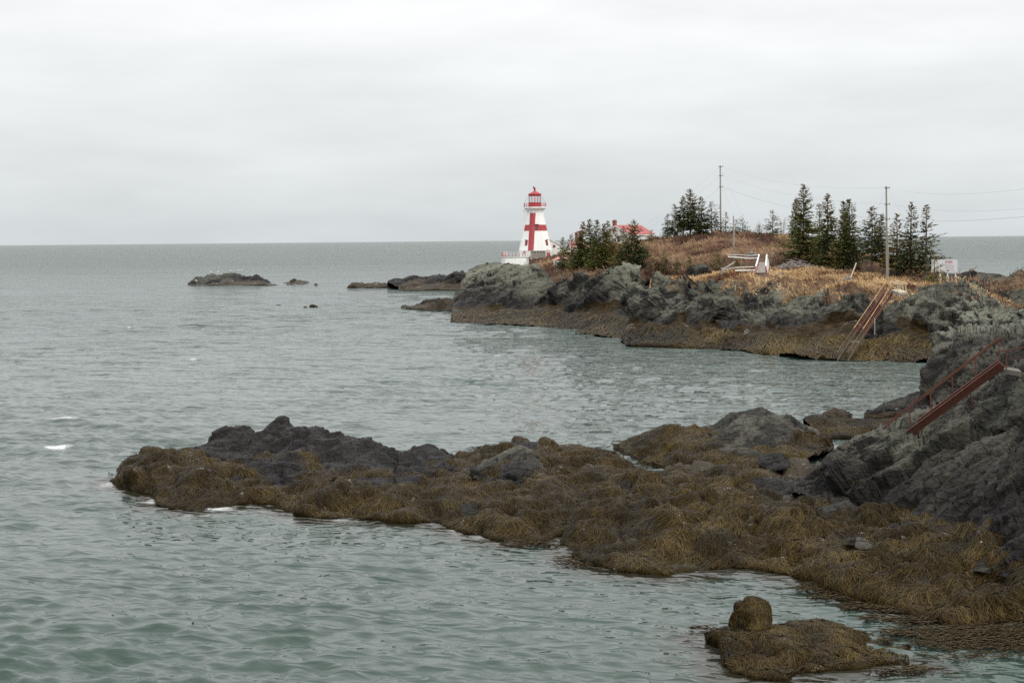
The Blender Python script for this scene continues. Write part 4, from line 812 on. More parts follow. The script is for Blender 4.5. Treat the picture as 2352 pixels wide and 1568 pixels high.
# foreground weed-covered rock in the water
L9 = as_thing(loft('weedy_rock', [
    dict(p=[(a, b + 8) for a, b in ISLET_FRONT], z=-.6, weed=1),
    dict(p=ISLET_FRONT, z=0, weed=1, amp=.5),
    dict(p=[(1625, 1463, 48.6), (1650, 1462, 48.2), (1690, 1480, 46.9), (1740, 1500, 46.0), (1810, 1500, 46.2), (1880, 1500, 46.4), (1950, 1505, 46.4), (2010, 1512, 46.5), (2085, 1526, 46.5)], weed=.85, wet=1, amp=.9),
    dict(p=[(1626, 1462, 49.3), (1650, 1447, 49.4), (1697, 1440, 49.3), (1740, 1450, 48.6), (1785, 1436, 49.3), (1822, 1431, 49.6), (1870, 1434, 49.6), (1931, 1450, 49.2), (1979, 1476, 48.3), (1990, 1492, 47.8), (2004, 1489, 47.8), (2034, 1488, 47.8), (2055, 1501, 47.4), (2084, 1524, 46.9)], weed=.75, wet=1, amp=.8),
    dict(dD=1.0, dz=-.25, weed=1), dict(dD=1.3, z=-.7)],
    220, [3, 40, 30, 8, 4], .62, ROCK_NEAR, blocks=(.9, .5), lumps=1.15, seed=93), 'weed covered rock alone in the water in the lower right', 'rock')
L10 = as_thing(loft('weedy_rock', [
    dict(p=[(1672, 1432, 49.8), (1700, 1452, 49), (1740, 1462, 48.7), (1768, 1455, 48.9)], weed=.64, wet=1),
    dict(p=[(1674, 1427, 50), (1700, 1440, 49.4), (1740, 1448, 49.1), (1770, 1440, 49.4)], weed=.64, wet=1, amp=.4),
    dict(p=[(1684, 1412, 49.9), (1700, 1412, 49.5), (1740, 1410, 49.4), (1767, 1412, 49.8)], weed=.64, wet=1, amp=1.2),
    dict(p=[(1678, 1424, 50), (1689, 1409, 50), (1692, 1390, 50), (1702, 1386, 50), (1710, 1392, 50), (1716, 1378, 50), (1728, 1370, 50), (1744, 1375, 50), (1757, 1384, 50), (1763, 1400, 50)], weed=.64, wet=1, amp=1.0),
    dict(dD=.5, dz=-.2, weed=.64, wet=1), dict(dD=.5, z=-.5)],
    70, [3, 18, 20, 6, 4], .75, ROCK_NEAR, blocks=(1.1, .7), lumps=.8, seed=92, smooth_u=0, smooth_v=1), 'upright knob of weed covered rock behind the low weedy one', 'rock')

# ------------------------------------------------------------------ rockweed
strands(L1, 52000, 5.3, (.25, .75), .027, .05, None, None, 'shaggy rockweed hanging on the long ledge')
strands(L2, 68000, 4.3, (.25, .8), .027, .05, None, None, 'thick mops of rockweed over the low tide flat')
strands(L3, 20000, 3.3, (.3, .75), .032, .05, None, None, 'rockweed skirting the peaked mound')
strands(L4, 9000, 3.2, (.5, 1.1), .036, .05, None, None, 'rockweed on the bank behind the stairway foot')
strands(L9, 17000, 4.0, (.25, .65), .022, .06, L9.o)
strands(L10, 5000, 4.2, (.25, .6), .022, .05, L10.o)
strands(H2, 11000, 2.3, (.9, 1.9), .12, .12, None, None, 'brown rockweed along the foot of the front cliff')
strands(H1, 7000, 2.4, (1.0, 2.0), .14, .12, None, None, 'brown rockweed on the shelf below the far cliffs')
# weed adrift on the surface
def adrift(spots, count, label):
    Vv = []; cs = []
    for (px, py, a, b_, n_) in spots:
        q = atz(px, py, 0)
        th = rng.random(n_) * 2 * math.pi; r = rng.random(n_) ** .7
        x = q[0] + np.cos(th) * r * a; y = q[1] + np.sin(th) * r * b_ + .15 * np.sin(x * 2.1)
        an = rng.normal(.12, .35, n_); ln = .12 + .38 * rng.random(n_); wd = .02 + .02 * rng.random(n_)
        z = .05 + .10 * rng.random(n_)
        dx, dy = np.cos(an) * ln, np.sin(an) * ln; nx, ny = -np.sin(an) * wd, np.cos(an) * wd
        Vv.append(np.stack([np.stack([x, y, z], 1), np.stack([x + dx * .5 + nx, y + dy * .5 + ny, z + .01], 1), np.stack([x + dx, y + dy, z - .03], 1), np.stack([x + dx * .5 - nx, y + dy * .5 - ny, z + .01], 1)], 1).reshape(-1, 3))
        c = np.array([[.03, .021, .009]]) + rng.random((n_, 1)) * np.array([[.05, .035, .014]]); cs.append(np.repeat(c, 4, 0))
    Vv = np.concatenate(Vv); k = np.arange(len(Vv) // 4)[:, None] * 4
    me = npmesh('floating_weed', Vv, np.concatenate([k, k + 1, k + 2, k + 3], 1), WEED, False, {'tint': np.concatenate(cs)})
    tag(link('floating_weed', me), label, 'seaweed', None, 'stuff')
adrift([(2290, 1478, 3.2, 1.1, 1500), (2200, 1460, 2.6, .7, 700), (2330, 1450, 2.2, .7, 900), (2110, 1450, 1.6, .6, 260), (2020, 1400, 1.6, .7, 450), (1900, 1352, 1.4, .9, 500), (1940, 1372, 1.6, .7, 350), (2090, 1425, 2.0, .6, 450), (2020, 1478, .35, .3, 40), (1640, 1458, .5, .25, 60), (1605, 1448, .5, .2, 40), (2040, 1460, .8, .4, 60), (2080, 1545, 1.4, .4, 160), (1215, 1252, 1.4, .8, 260), (1330, 1290, 1.3, 1.2, 300), (1455, 1050, 1.6, 1.6, 260), (1480, 1068, 1.5, 1.2, 260), (1095, 1033, 1.0, .8, 120), (2240, 1510, 2.0, .5, 160)], 0, 'loose brown weed drifting on the water by the near shore')

# ------------------------------------------------------------------ dry grass and heath
STRAW = [(.12, .06, .035), (.34, .21, .11), (.55, .38, .20), (.68, .49, .28)]
HEATH = [(.10, .056, .042), (.21, .122, .082), (.32, .20, .13), (.45, .31, .19)]
def clearing(L):
    qx, qy = project(L.G.reshape(-1, 3)); m_ = (qx > 1734) & (qx < 1766) & (qy > 596) & (qy < 640)
    return np.where(m_.reshape(L.nv, L.nu), .04, 1.0)
blades('dry_grass', H2, 44000, np.clip(H2.A['veg'] * 1.6 - .4, 0, 1) * clearing(H2), 4.75, 6.9, (.28, .72), .085, STRAW, .9, 'straw coloured dry grass spilling over the bench of the front cliff', clump=1.3)
blades('heath', H1, 56000, np.clip(H1.A['veg'] * 1.5 - .45, 0, 1) * clearing(H1), 4.6, 8.35, (.30, .95), .075, HEATH, .7, 'reddish brown heath and dead grass over the hill', clump=1.9, cat='heath')
# ================================================================== BUILDINGS
# ------------------------------------------------------------------ lighthouse
LD = 312.0; LB = V(1229.5, 591.5, LD); A0 = math.radians(-16.9)
def lighthouse():
    T = empty('lighthouse', LB, 'white eight sided lighthouse with a red cross and red lantern on the point', 'lighthouse')
    prof = [(-1.5, 3.95), (0, 3.93), (1.5, 3.88), (1.54, 3.76), (7.14, 2.45), (9.73, 1.86), (10.1, 1.93), (10.4, 2.1), (10.65, 2.35)]
    def RR(z): return float(np.interp(z, [q[0] for q in prof], [q[1] for q in prof]))
    MB().rings(LB, prof[3:], 8, A0).build('tower_body', M_WHITE, T)
    MB().rings(LB, prof[:3], 8, A0).build('plinth', M_CONC, T)
    MB().rings(LB, [(10.65, 2.45), (10.72, 2.62), (11.03, 2.62)], 8, A0).build('gallery_cornice', M_WHITE2, T)
    def vtx(z, k, out=0.0):
        R = RR(z); an = A0 + math.pi / 4 * k
        return LB + Vector((R * math.sin(an), -R * math.cos(an), z))
    def fnorm(k):
        a, b_, c = vtx(3, k), vtx(3, k + 1), vtx(6, k); return (b_ - a).cross(c - a).normalized()
    def fp(k, t_, z): return vtx(z, k).lerp(vtx(z, k + 1), t_)
    cr = MB()
    for k, side in ((-1, 1), (0, 0)):
        def tt(z): q = .67 / (.765 * RR(z)); return (1 - q, 1.0) if side else (0.0, q)
        n = fnorm(k); o = n * .045
        zt, zb = 9.7, 1.56
        cr.slab([fp(k, tt(zb)[0], zb) + o, fp(k, tt(zb)[1], zb) + o, fp(k, tt(zt)[1], zt) + o, fp(k, tt(zt)[0], zt) + o], -n * .06)
    c_ = cr.build('painted_cross', M_RED, T)
    for k in (-1, 0, 1):
        n = fnorm(k); o = n * .03
        MB().slab([fp(k, 0, 5.83) + o, fp(k, 1, 5.83) + o, fp(k, 1, 7.14) + o, fp(k, 0, 7.14) + o], -n * .045).build('cross_arm', M_RED, T)
    def window(k, t_, z, w_, h_, frame, pane, hood=None, name='window'):
        n = fnorm(k); e = (vtx(z, k + 1) - vtx(z, k)).normalized(); u_ = n.cross(e); c = fp(k, t_, z) + n * .05
        P_ = lambda a, b_, d=0: c + e * a + u_ * b_ + n * d
        f = MB()
        for s_ in (-1, 1): f.bar(P_(s_ * w_ / 2, -h_ / 2), P_(s_ * w_ / 2, h_ / 2), .09, .12, n)
        for s_ in (-1, 1): f.bar(P_(-w_ / 2 - .04, s_ * h_ / 2), P_(w_ / 2 + .04, s_ * h_ / 2), .12, .10, u_)
        o = f.build(name, frame, T)
        MB().slab([P_(-w_ / 2, -h_ / 2, .0), P_(w_ / 2, -h_ / 2, .0), P_(w_ / 2, h_ / 2, .0), P_(-w_ / 2, h_ / 2, .0)], -n * .03).build('pane', pane, o)
        g = MB().bar(P_(0, -h_ / 2, .02), P_(0, h_ / 2, .02), .04, .04, n)
        for q in (-.25, 0, .25): g.bar(P_(-w_ / 2, q * h_, .02), P_(w_ / 2, q * h_, .02), .04, .035, u_)
        if pane is M_GLASSD: g.build('glazing_bar', frame, o)
        if hood:
            hd = MB(); ps = [P_(w_ * .85 * math.sin(a), h_ / 2 + .10 + .16 * math.cos(a), .12) for a in (-1.5, -.9, -.3, .3, .9, 1.5)]
            for a, b_ in zip(ps, ps[1:]): hd.bar(a, b_, .38, .07, u_)
            hd.build('window_hood', hood, o)
        return o
    window(-1, .52, 3.2, .5, 1.0, M_RED, M_GLASSD, M_WHITE2)
    window(0, .53, 6.45, .62, .95, M_RED, M_GLASSD, M_REDD)
    window(1, .53, 3.2, .55, 1.0, M_RED, M_GLASSD, M_WHITE2)
    window(-1, .46, 1.12, .45, .5, M_REDD, M_REDD, None, 'hatch')
    d = window(1, .49, .84, .95, 1.5, M_RED, M_RED, None, 'door')
    # lantern
    MB().rings(LB, [(11.03, 1.36), (12.03, 1.36)], 12, 0).build('lantern_wall', M_RED, T)
    MB().rings(LB, [(13.38, 1.36), (13.78, 1.38)], 12, 0).build('lantern_fascia', M_REDD, T)
    MB().rings(LB, [(13.78, 1.47), (13.86, 1.46), (14.42, .32), (14.5, .26)], 12, 0).build('lantern_roof', M_RED, T)
    for k in range(12):
        a = 2 * math.pi * k / 12; b_ = a + 2 * math.pi / 12
        q = lambda an, z, R=1.33: LB + Vector((R * math.sin(an), -R * math.cos(an), z))
        MB().bar(q(a, 12.03), q(a, 13.38), .05, .06, (1, 0, 0)).build('mullion', M_REDD, T)
        MB().slab([q(a, 12.05, 1.3), q(b_, 12.05, 1.3), q(b_, 13.36, 1.3), q(a, 13.36, 1.3)], (q(a + .26, 0, .012) - q(0, 0, 0)) * -1).build('pane', M_GLASS, T)
    l = MB().tube(LB + Vector((0, 0, 12.0)), LB + Vector((0, 0, 12.4)), .05).box(LB + Vector((0, 0, 12.42)), (.4, .4, .05)).build('lamp_stand', M_REDD, T)
    MB().tube(LB + Vector((0, 0, 12.46)), LB + Vector((0, 0, 12.92)), .12, n=8).build('lamp', M_LAMP, l)
    for s_ in (-.22, .22): MB().box(LB + Vector((s_, 0, 12.68)), (.06, .3, .5)).build('lens_panel', M_GREYC, l)
    # ventilator shaped like a perched hood with a pointed tail
    v_ = MB(); p = lambda x, z: LB + Vector((x, 0, z))
    v_.tube(p(0, 14.45), p(0, 14.85), .22, .17, 8); v_.tube(p(0, 14.8), p(-.06, 15.05), .2, .26, 8); v_.tube(p(-.06, 15.02), p(-.26, 15.42), .27, .15, 8); v_.tube(p(-.24, 15.38), p(-.3, 15.52), .16, .06, 8)
    v_.tube(p(.05, 15.06), p(.32, 15.02), .14, .02, 6); v_.tube(p(-.1, 15.0), p(-.26, 14.86), .2, .06, 8)
    v_.build('ventilator', M_REDD, T)
    RG = 2.5
    g = lambda an, z, R=RG: LB + Vector((R * math.sin(an), -R * math.cos(an), z))
    for k in range(16):
        a = A0 + 2 * math.pi * k / 16; R = RG if k % 2 == 0 else RG * .925
        MB().tube(g(a, 11.0, R), g(a, 11.82, R), .04, n=5).build('railing_post', M_REDD, T)
    for z in (11.35, 11.8):
        rl = MB()
        for k in range(8): rl.tube(g(A0 + k * math.pi / 4, z), g(A0 + (k + 1) * math.pi / 4, z), .03, n=4)
        rl.build('railing', M_REDD, T)
    for k in range(8):
        a = A0 + k * math.pi / 4
        MB().tube(g(a, 11.8), g(a, 13.7, 1.42), .014, n=3).build('stay_wire', M_REDD, T)
    lp = LB + Vector((-2.05, -.9, 9.9))
    MB().bar(lp, lp + Vector((-.4, -.1, .3)), .06, .06).box(lp + Vector((-.42, -.1, .32)), (.3, .3, .14)).bar(lp + Vector((-.15, 0, .05)), lp + Vector((-.2, 0, -1.9)), .04, .04).build('bracket', M_GREYC, T)
lighthouse()

def annex():
    T = empty('fog_signal_house', LB + Vector((3.2, 4.5, 0)), 'white gabled annex joined to the right side of the lighthouse', 'house')
    x0, xr, x1 = .7, 3.3, 5.9; yf, yb = 2.0, 9.0
    P_ = lambda x, y, z: LB + Vector((x, y, z))
    MB().slab([P_(x0, yf, -1.5), P_(x1, yf, -1.5), P_(x1, yf, 2.7), P_(xr, yf, 3.95), P_(x0, yf, 2.7)], (0, yb - yf, 0)).build('wall', M_WHITE, T)
    r_ = MB()
    for xa, za, xb, zb in ((x1 + .25, 2.62, xr, 4.05), (xr, 4.05, x0 - .25, 2.62)):
        r_.slab([P_(xa, yf - .2, za), P_(xb, yf - .2, zb), P_(xb, yf - .2, zb + .1), P_(xa, yf - .2, za + .1)], (0, yb - yf + .4, 0))
    r_.build('roof', M_ROOF2, T)
    for xa, za, xb, zb in ((x1 + .25, 2.58, xr, 4.0), (xr, 4.0, x0 - .25, 2.58)):
        MB().bar(P_(xa, yf - .23, za), P_(xb, yf - .23, zb), .06, .2).build('bargeboard', M_WHITE2, T)
    MB().box(P_(3.15, yf + 1.2, 4.3), (.5, .5, 1.3)).box(P_(3.15, yf + 1.2, 4.95), (.62, .62, .14)).build('chimney', M_WHITE2, T)
    w_ = MB()
    cx, cz, ww, wh = 4.2, 2.42, .52, .5
    for s_ in (-1, 1):
        w_.box(P_(cx + s_ * ww / 2, yf - .03, cz), (.06, .08, wh + .06)); w_.box(P_(cx, yf - .03, cz + s_ * wh / 2), (ww + .06, .1, .06))
    o = w_.build('window', M_REDD, T)
    MB().box(P_(cx, yf - .01, cz), (ww, .03, wh)).build('pane', M_GLASSD, o)
    MB().box(P_(cx, yf - .035, cz), (.03, .03, wh)).box(P_(cx, yf - .03, cz), (ww, .03, .03)).build('glazing_bar', M_WHITE2, o)
annex()

def terrace():
    T = empty('concrete_terrace', V(1182, 600, 305), 'whitewashed concrete terrace with battered walls below the lighthouse', 'wall')
    zt = 10.42
    top = [(1152.7, 306.5), (1155.5, 303), (1161, 301.2), (1185, 300.6), (1208.7, 300.5), (1214.3, 304.5), (1214, 310), (1165, 312), (1154.5, 310)]
    bot = [(1147.5, 306.2), (1150.5, 302), (1157.5, 299.8), (1184, 299.2), (1206, 299), (1214.7, 304), (1214.3, 310.3), (1163, 312.6), (1150, 310.4)]
    tp = [V(p, 590, D) for p, D in top]; bp_ = [V(p, 590, D) for p, D in bot]
    for p in tp: p.z = zt
    for p in bp_: p.z = 7.4
    mb = MB(); n = len(tp); mb.v = tp + bp_; mb.f = [tuple(range(n))]
    mb.f = [tuple(reversed(range(n)))] if False else [tuple(range(n))]
    for i in range(n): j = (i + 1) % n; mb.f.append((i, n + i, n + j, j))
    mb.build('retaining_wall', M_CONC, T)
    cp = MB()
    for i in (0, 1, 2, 3, 4): cp.bar(tp[i] + Vector((0, 0, .05)), tp[(i + 1) % n] + Vector((0, 0, .05)), .3, .14)
    cp.build('coping', M_WHITE2, T)
    R = empty('terrace_railing', V(1182, 590, 304), 'white railing with red posts round the concrete terrace', 'railing')
    loop = [tp[7], tp[8], tp[0], tp[1], tp[2], tp[3], tp[4]]
    for a, b_, k in zip(loop, loop[1:], (4, 2, 2, 1, 3, 3)):
        for i in range(k):
            q = a.lerp(b_, i / k); MB().box(q + Vector((0, 0, .55)), (.13, .13, 1.05)).build('post', M_RED, R)
    MB().box(tp[4] + Vector((-.2, 0, .55)), (.13, .13, 1.05)).build('post', M_RED, R)
    for z in (.4, .72, 1.02):
        r_ = MB()
        for a, b_ in zip(loop, loop[1:]): r_.bar(a + Vector((0, -.08, z)), b_ + Vector((0, -.08, z)), .05, .09)
        r_.build('rail', M_WHITE2, R)
terrace()

def crib():
    a = V(1219.5, 591.8, 305.5); b_ = V(1252.5, 591.8, 305.5); b_.z = a.z
    T = empty('crib_wall', a.lerp(b_, .5), 'grey timber and concrete crib wall in front of the lighthouse plinth', 'wall')
    e = (b_ - a); L = e.length; e.normalize()
    for i in range(6):
        q = a + e * (L * i / 5); MB().box(q + Vector((0, -.06, .7)), (.13, .16, 1.6)).build('upright', M_GREYW, T)
    for r_ in range(3):
        for i in range(5):
            q = a + e * (L * (i + .5) / 5) + Vector((0, .04 + (.1 if r_ == 2 else 0), .22 + r_ * .48))
            o = MB().box(q, (L / 5 - .15, .12, .42)).build('panel', M_DEAD if r_ == 2 else M_GREYC, T)
    for z in (.0, .46, .94, 1.45):
        MB().bar(a + Vector((-.1, -.02, z)), b_ + Vector((.1, -.02, z)), .12, .09).build('beam', M_GREYW, T)
crib()

def small_shed():
    D = 270; s_ = D / F
    o = V(1271.5, 598, D); x1 = (1318 - 1271.5) * s_
    T = empty('garden_shed', o + Vector((x1 / 2, 0, -2.2)), 'small white shed with a pale red roof and blue window beside the first spruces', 'shed')
    P_ = lambda x, y, z: o + Vector((x, y, z))
    MB().box(P_(x1 / 2, 1.5, -1.3), (x1, 3, 2.6)).build('wall', M_WHITE, T)
    rz = (598 - 589.4) * s_
    r_ = MB(); e = .12
    c = [P_(-e, -e, -.03), P_(x1 + e, -e, -.03), P_(x1 + e, 3 + e, -.03), P_(-e, 3 + e, -.03)]; ra, rb = P_(1.0, 1.5, rz), P_(x1 - 1.0, 1.5, rz)
    r_.v = c + [ra, rb]; r_.f = [(0, 1, 5, 4), (1, 2, 5), (2, 3, 4, 5), (3, 0, 4), (3, 2, 1, 0)]
    r_.build('roof', M_ROOF2, T)
    w_ = MB(); cx, cz = .92, -.72
    for q in (-1, 1): w_.box(P_(cx + q * .23, -.03, cz), (.07, .08, .7)); w_.box(P_(cx, -.03, cz + q * .34), (.53, .08, .07))
    wo = w_.build('window', M_WHITE2, T); MB().box(P_(cx, -.012, cz), (.42, .03, .62)).build('pane', M_BLUEG, wo)
small_shed()

def gable_house(name, label, P0, phi, L, half, rise, wall_h, roofm, chimneys, eave=.35, windows=()):
    """P0: ridge end nearest the left; ridge runs L along phi; front slope falls towards the camera side"""
    T = empty(name, P0 - Vector((0, 0, rise + wall_h)), label, 'house')
    rd = Vector((math.cos(phi), math.sin(phi), 0)); pr = Vector((math.sin(phi), -math.cos(phi), 0)); Z = Vector((0, 0, 1))
    fl, bl = P0 + pr * half - Z * rise, P0 - pr * half - Z * rise
    k = 1 - .3 / half
    ins = rd * .3
    MB().slab([P0 + ins - Z * .12, P0 + ins - pr * half * k - Z * (rise * k + .12), P0 + ins - pr * half * k - Z * (rise + wall_h), P0 + ins + pr * half * k - Z * (rise + wall_h), P0 + ins + pr * half * k - Z * (rise * k + .12)], rd * (L - .6)).build('wall', M_WHITE, T)
    for s_ in (1, -1):
        e = P0 + pr * half * s_ - Z * rise; rf = MB()
        rf.slab([P0, e, e + Z * .1, P0 + Z * .1], rd * L); ro = rf.build('roof_slope', roofm, T)
        nsm = int(L / .45); sm_ = MB()
        for i in range(nsm + 1):
            q = rd * (L * i / nsm); sm_.bar(P0 + q + Z * .12, e + q + Z * .12, .05, .05)
        sm_.build('roof_seam', roofm, ro)
        MB().bar(P0 - rd * .03 - Z * .08, e - rd * .03 - Z * .08, .06, .24).build('bargeboard', M_WHITE2, T)
        MB().bar(e - Z * .1, e + rd * L - Z * .1, .1, .22).build('eave_board', M_WHITE2, T)
    for (u_, v_, h_, w_, base) in chimneys:
        c = P0 + rd * u_ + pr * v_
        ch = MB().box(c + Z * (h_ / 2 - base / 2), (w_, w_, h_ + base), phi).box(c + Z * (h_ - .12), (w_ * 1.22, w_ * 1.22, .16), phi).box(c + Z * (h_ + .06), (w_ * .5, w_ * .5, .16), phi).build('chimney', M_BRICK, T)
    for (u_, z, w_, h_) in windows:
        c = P0 + ins + pr * u_ - Z * z - rd * .03
        o = MB().bar(c - pr * w_ / 2 , c + pr * w_ / 2, .06, h_ ).build('window', M_WHITE2, T)
        MB().bar(c - pr * (w_ / 2 - .07) - rd * .02, c + pr * (w_ / 2 - .07) - rd * .02, .06, h_ - .14).build('pane', M_GLASSD, o)
    return T, P0, rd, pr
Th, P0, rd, pr = gable_house('keepers_house', 'white house with a faded red metal roof and brick chimney behind the spruces', V(1413.8, 518.2, 288), math.radians(41), 7.2, 4.0, 1.85, 3.5, M_ROOF, [(.45, -.7, 1.05, .62, 1.2)], windows=((.6, 2.6, .9, 1.2),))
MB().tube(P0 + rd * 3.1 + pr * 1.3 - Vector((0, 0, .6)), P0 + rd * 3.1 + pr * 1.3 + Vector((0, 0, .15)), .12, n=8).build('roof_vent', M_GREYC, Th)
gable_house('keepers_house', 'white house with two brick chimneys almost hidden by the first spruce cluster', V(1306, 556, 303), math.radians(12), 4.2, 3.0, 1.5, 4.0, M_ROOF2, [(1.6, .3, 2.0, .5, 1.2), (2.9, -.4, 2.4, .75, 1.2)], windows=((.0, 3.0, .8, 1.1),))

# ================================================================== TREES
def tri_fan_mesh(C0, Dv, n_, ln, wd, tint):
    """one thin triangle per spray finger"""
    sd_ = np.cross(Dv, n_); sd_ /= np.linalg.norm(sd_, axis=1, keepdims=True) + 1e-9
    Vv = np.stack([C0 - sd_ * wd[:, None] * .5, C0 + sd_ * wd[:, None] * .5, C0 + Dv * ln[:, None] + sd_ * wd[:, None] * .12, C0 + Dv * ln[:, None] - sd_ * wd[:, None] * .12], 1).reshape(-1, 3)
    k = np.arange(len(C0))[:, None] * 4
    return Vv, np.concatenate([k, k + 1, k + 2, k + 3], 1), np.repeat(tint, 4, 0)
TONES = {'green': [(.030, .042, .020), (.060, .074, .032), (.095, .105, .048)], 'olive': [(.038, .042, .017), (.082, .082, .031), (.125, .118, .047)],
         'dark': [(.020, .028, .016), (.040, .050, .027), (.066, .074, .039)], 'brown': [(.042, .032, .017), (.100, .070, .030), (.15, .10, .045)], 'pale': [(.06, .07, .05), (.10, .11, .08), (.145, .15, .115)]}
def spruce(px, ytop, ybase, wpx, label, tone='green', clear=.08, full=.8, top_brown=.5, lean=0.0, dens=1.0, D=None, ground=on_hill, flag=0.0, group=None, shape=1.0):
    g = ground(px, ybase) if D is None else V(px, ybase, D)
    if group == 'spruces beside the lighthouse': dens *= 1.25; wpx *= 1.04
    D = g.y; h = (ybase - ytop) * D / F; R = wpx * D / F * .66
    T = empty('spruce_tree', g, label, 'tree', group)
    r_ = np.random.default_rng(int(px * 10 + ytop))
    top = g + Vector((lean * h, 0, h))
    tr = MB(); k = 5; bend = r_.normal(0, .012 * h)
    pts = [g.lerp(top, i / k) + Vector((bend * math.sin(math.pi * i / k), 0, 0)) for i in range(k + 1)]; pts[0] = pts[0] - Vector((0, 0, .6))
    rad = [max(.02, .022 * h * (1 - i / k) + .02) for i in range(k + 1)]
    tr.path(pts, rad, 6)
    axis = lambda t_: np.array([np.interp(t_, np.linspace(0, 1, k + 1), [p[c] for p in pts]) for c in range(3)]).T
    for i in range(int(4 + 10 * clear)):           # dead lower branches
        t_ = r_.uniform(.1, max(.2, clear + .1)); a = r_.uniform(0, 6.28); q = Vector(axis(t_)); l = R * r_.uniform(.4, .9)
        tr.tube(q, q + Vector((math.cos(a) * l, math.sin(a) * l, -l * .15)), .025, .008, 4, cap=False)
    tr.build('trunk', M_BARK, T)
    # whorls
    nl = max(8, int(h / .24)); B = []
    pa = r_.uniform(0, 6.28, 4); lob = lambda a, t_: 1 + .22 * math.sin(2 * a + pa[0] + 9 * t_) + .18 * math.sin(a + pa[1] - 14 * t_) + .14 * math.sin(3 * a + pa[2] + 21 * t_)
    for i in range(nl):
        t_ = clear + (1 - clear) * (i + r_.uniform(-.5, .5)) / nl; t_ = min(max(t_, clear), .985)
        s_ = (1 - (t_ - clear) / (1 - clear))
        prof = s_ ** (.82 * shape) if full > .5 else min(1, s_ * 1.25) ** .9
        low = min(1, (t_ - clear) / .12 + .55)
        for _ in range(max(3, int(round((5 + 4 * s_) * dens)))):
            a = r_.uniform(0, 2 * math.pi)
            tj = min(max(t_ + r_.normal(0, .55) / nl, clear), .985)
            l = R * prof * low * r_.uniform(.62, 1.25) * lob(a, t_) * (1 + flag * math.cos(a)) + .10
            B.append((tj, a, l, s_))
    B = np.array(B); c0 = axis(B[:, 0]); da = np.stack([np.cos(B[:, 1]), np.sin(B[:, 1]), np.zeros(len(B))], 1)
    el = np.radians(-14 + 44 * (1 - B[:, 3]) ** 1.5 + r_.normal(0, 8, len(B)))
    C0 = []; Dv = []; Nn = []; Ti = []; Ln = []
    tone = np.array(TONES[tone]); br = np.array(TONES['brown'])
    ns = np.maximum(3, (B[:, 2] / .175 * dens).astype(int))
    for j in range(int(ns.max())):
        m_ = ns > j
        f_ = (j + .6 + .4 * r_.random(m_.sum())) / ns[m_]; f_ = .12 + .88 * f_
        d_ = da[m_] * np.cos(el[m_])[:, None]; zz = np.sin(el[m_]) * f_ + .22 * np.maximum(f_ - .55, 0)
        c = c0[m_] + d_ * (B[m_, 2] * f_)[:, None]; c[:, 2] += zz * B[m_, 2]
        c += r_.normal(0, .05, c.shape)
        for sgn in (-1, 0, 1):
            yaw = sgn * .75 + r_.normal(0, .25, m_.sum()); pd = np.stack([-da[m_, 1], da[m_, 0], np.zeros(m_.sum())], 1)
            dv = da[m_] * np.cos(yaw)[:, None] + pd * np.sin(yaw)[:, None]; dv[:, 2] = np.sin(el[m_]) * .5 + r_.normal(.08, .22, m_.sum())
            C0.append(c); Dv.append(dv / np.linalg.norm(dv, axis=1, keepdims=True)); nn = np.stack([r_.normal(0, .5, m_.sum()), r_.normal(0, .5, m_.sum()), np.ones(m_.sum())], 1); Nn.append(nn)
            Ln.append((.20 + .27 * r_.random(m_.sum())) * (1 if sgn == 0 else .8) * min(1.2, .6 + h / 16) * (.55 + .45 * B[m_, 3]))
            q = np.clip(r_.normal(.5, .3, m_.sum()) + .12 * sgn, 0, .999) * 2; qi = q.astype(int); qf = (q - qi)[:, None]
            col = tone[qi] * (1 - qf) + tone[np.minimum(qi + 1, 2)] * qf
            colb = br[qi] * (1 - qf) + br[np.minimum(qi + 1, 2)] * qf
            pb = np.clip(top_brown * ((B[m_, 0] - .35) * 1.9) + r_.normal(0, .18, m_.sum()), 0, 1)[:, None]
            Ti.append(col * (1 - pb) + colb * pb)
    C0 = np.concatenate(C0); Dv = np.concatenate(Dv); Nn = np.concatenate(Nn); Ti = np.concatenate(Ti); Ln = np.concatenate(Ln)
    Vv, Fq, tt_ = tri_fan_mesh(C0, Dv, Nn, Ln, Ln * .68, Ti * np.array([2.35, 2.25, 1.8]))
    link('crown', npmesh('crown', Vv - np.array(g), Fq, NEEDLE, False, {'tint': tt_}), T)
    return T
GA, GB, GC, GD = 'spruces beside the lighthouse', 'spruces on top of the hill', 'tall spruces right of the footbridge', 'spruces round the right-hand utility pole'
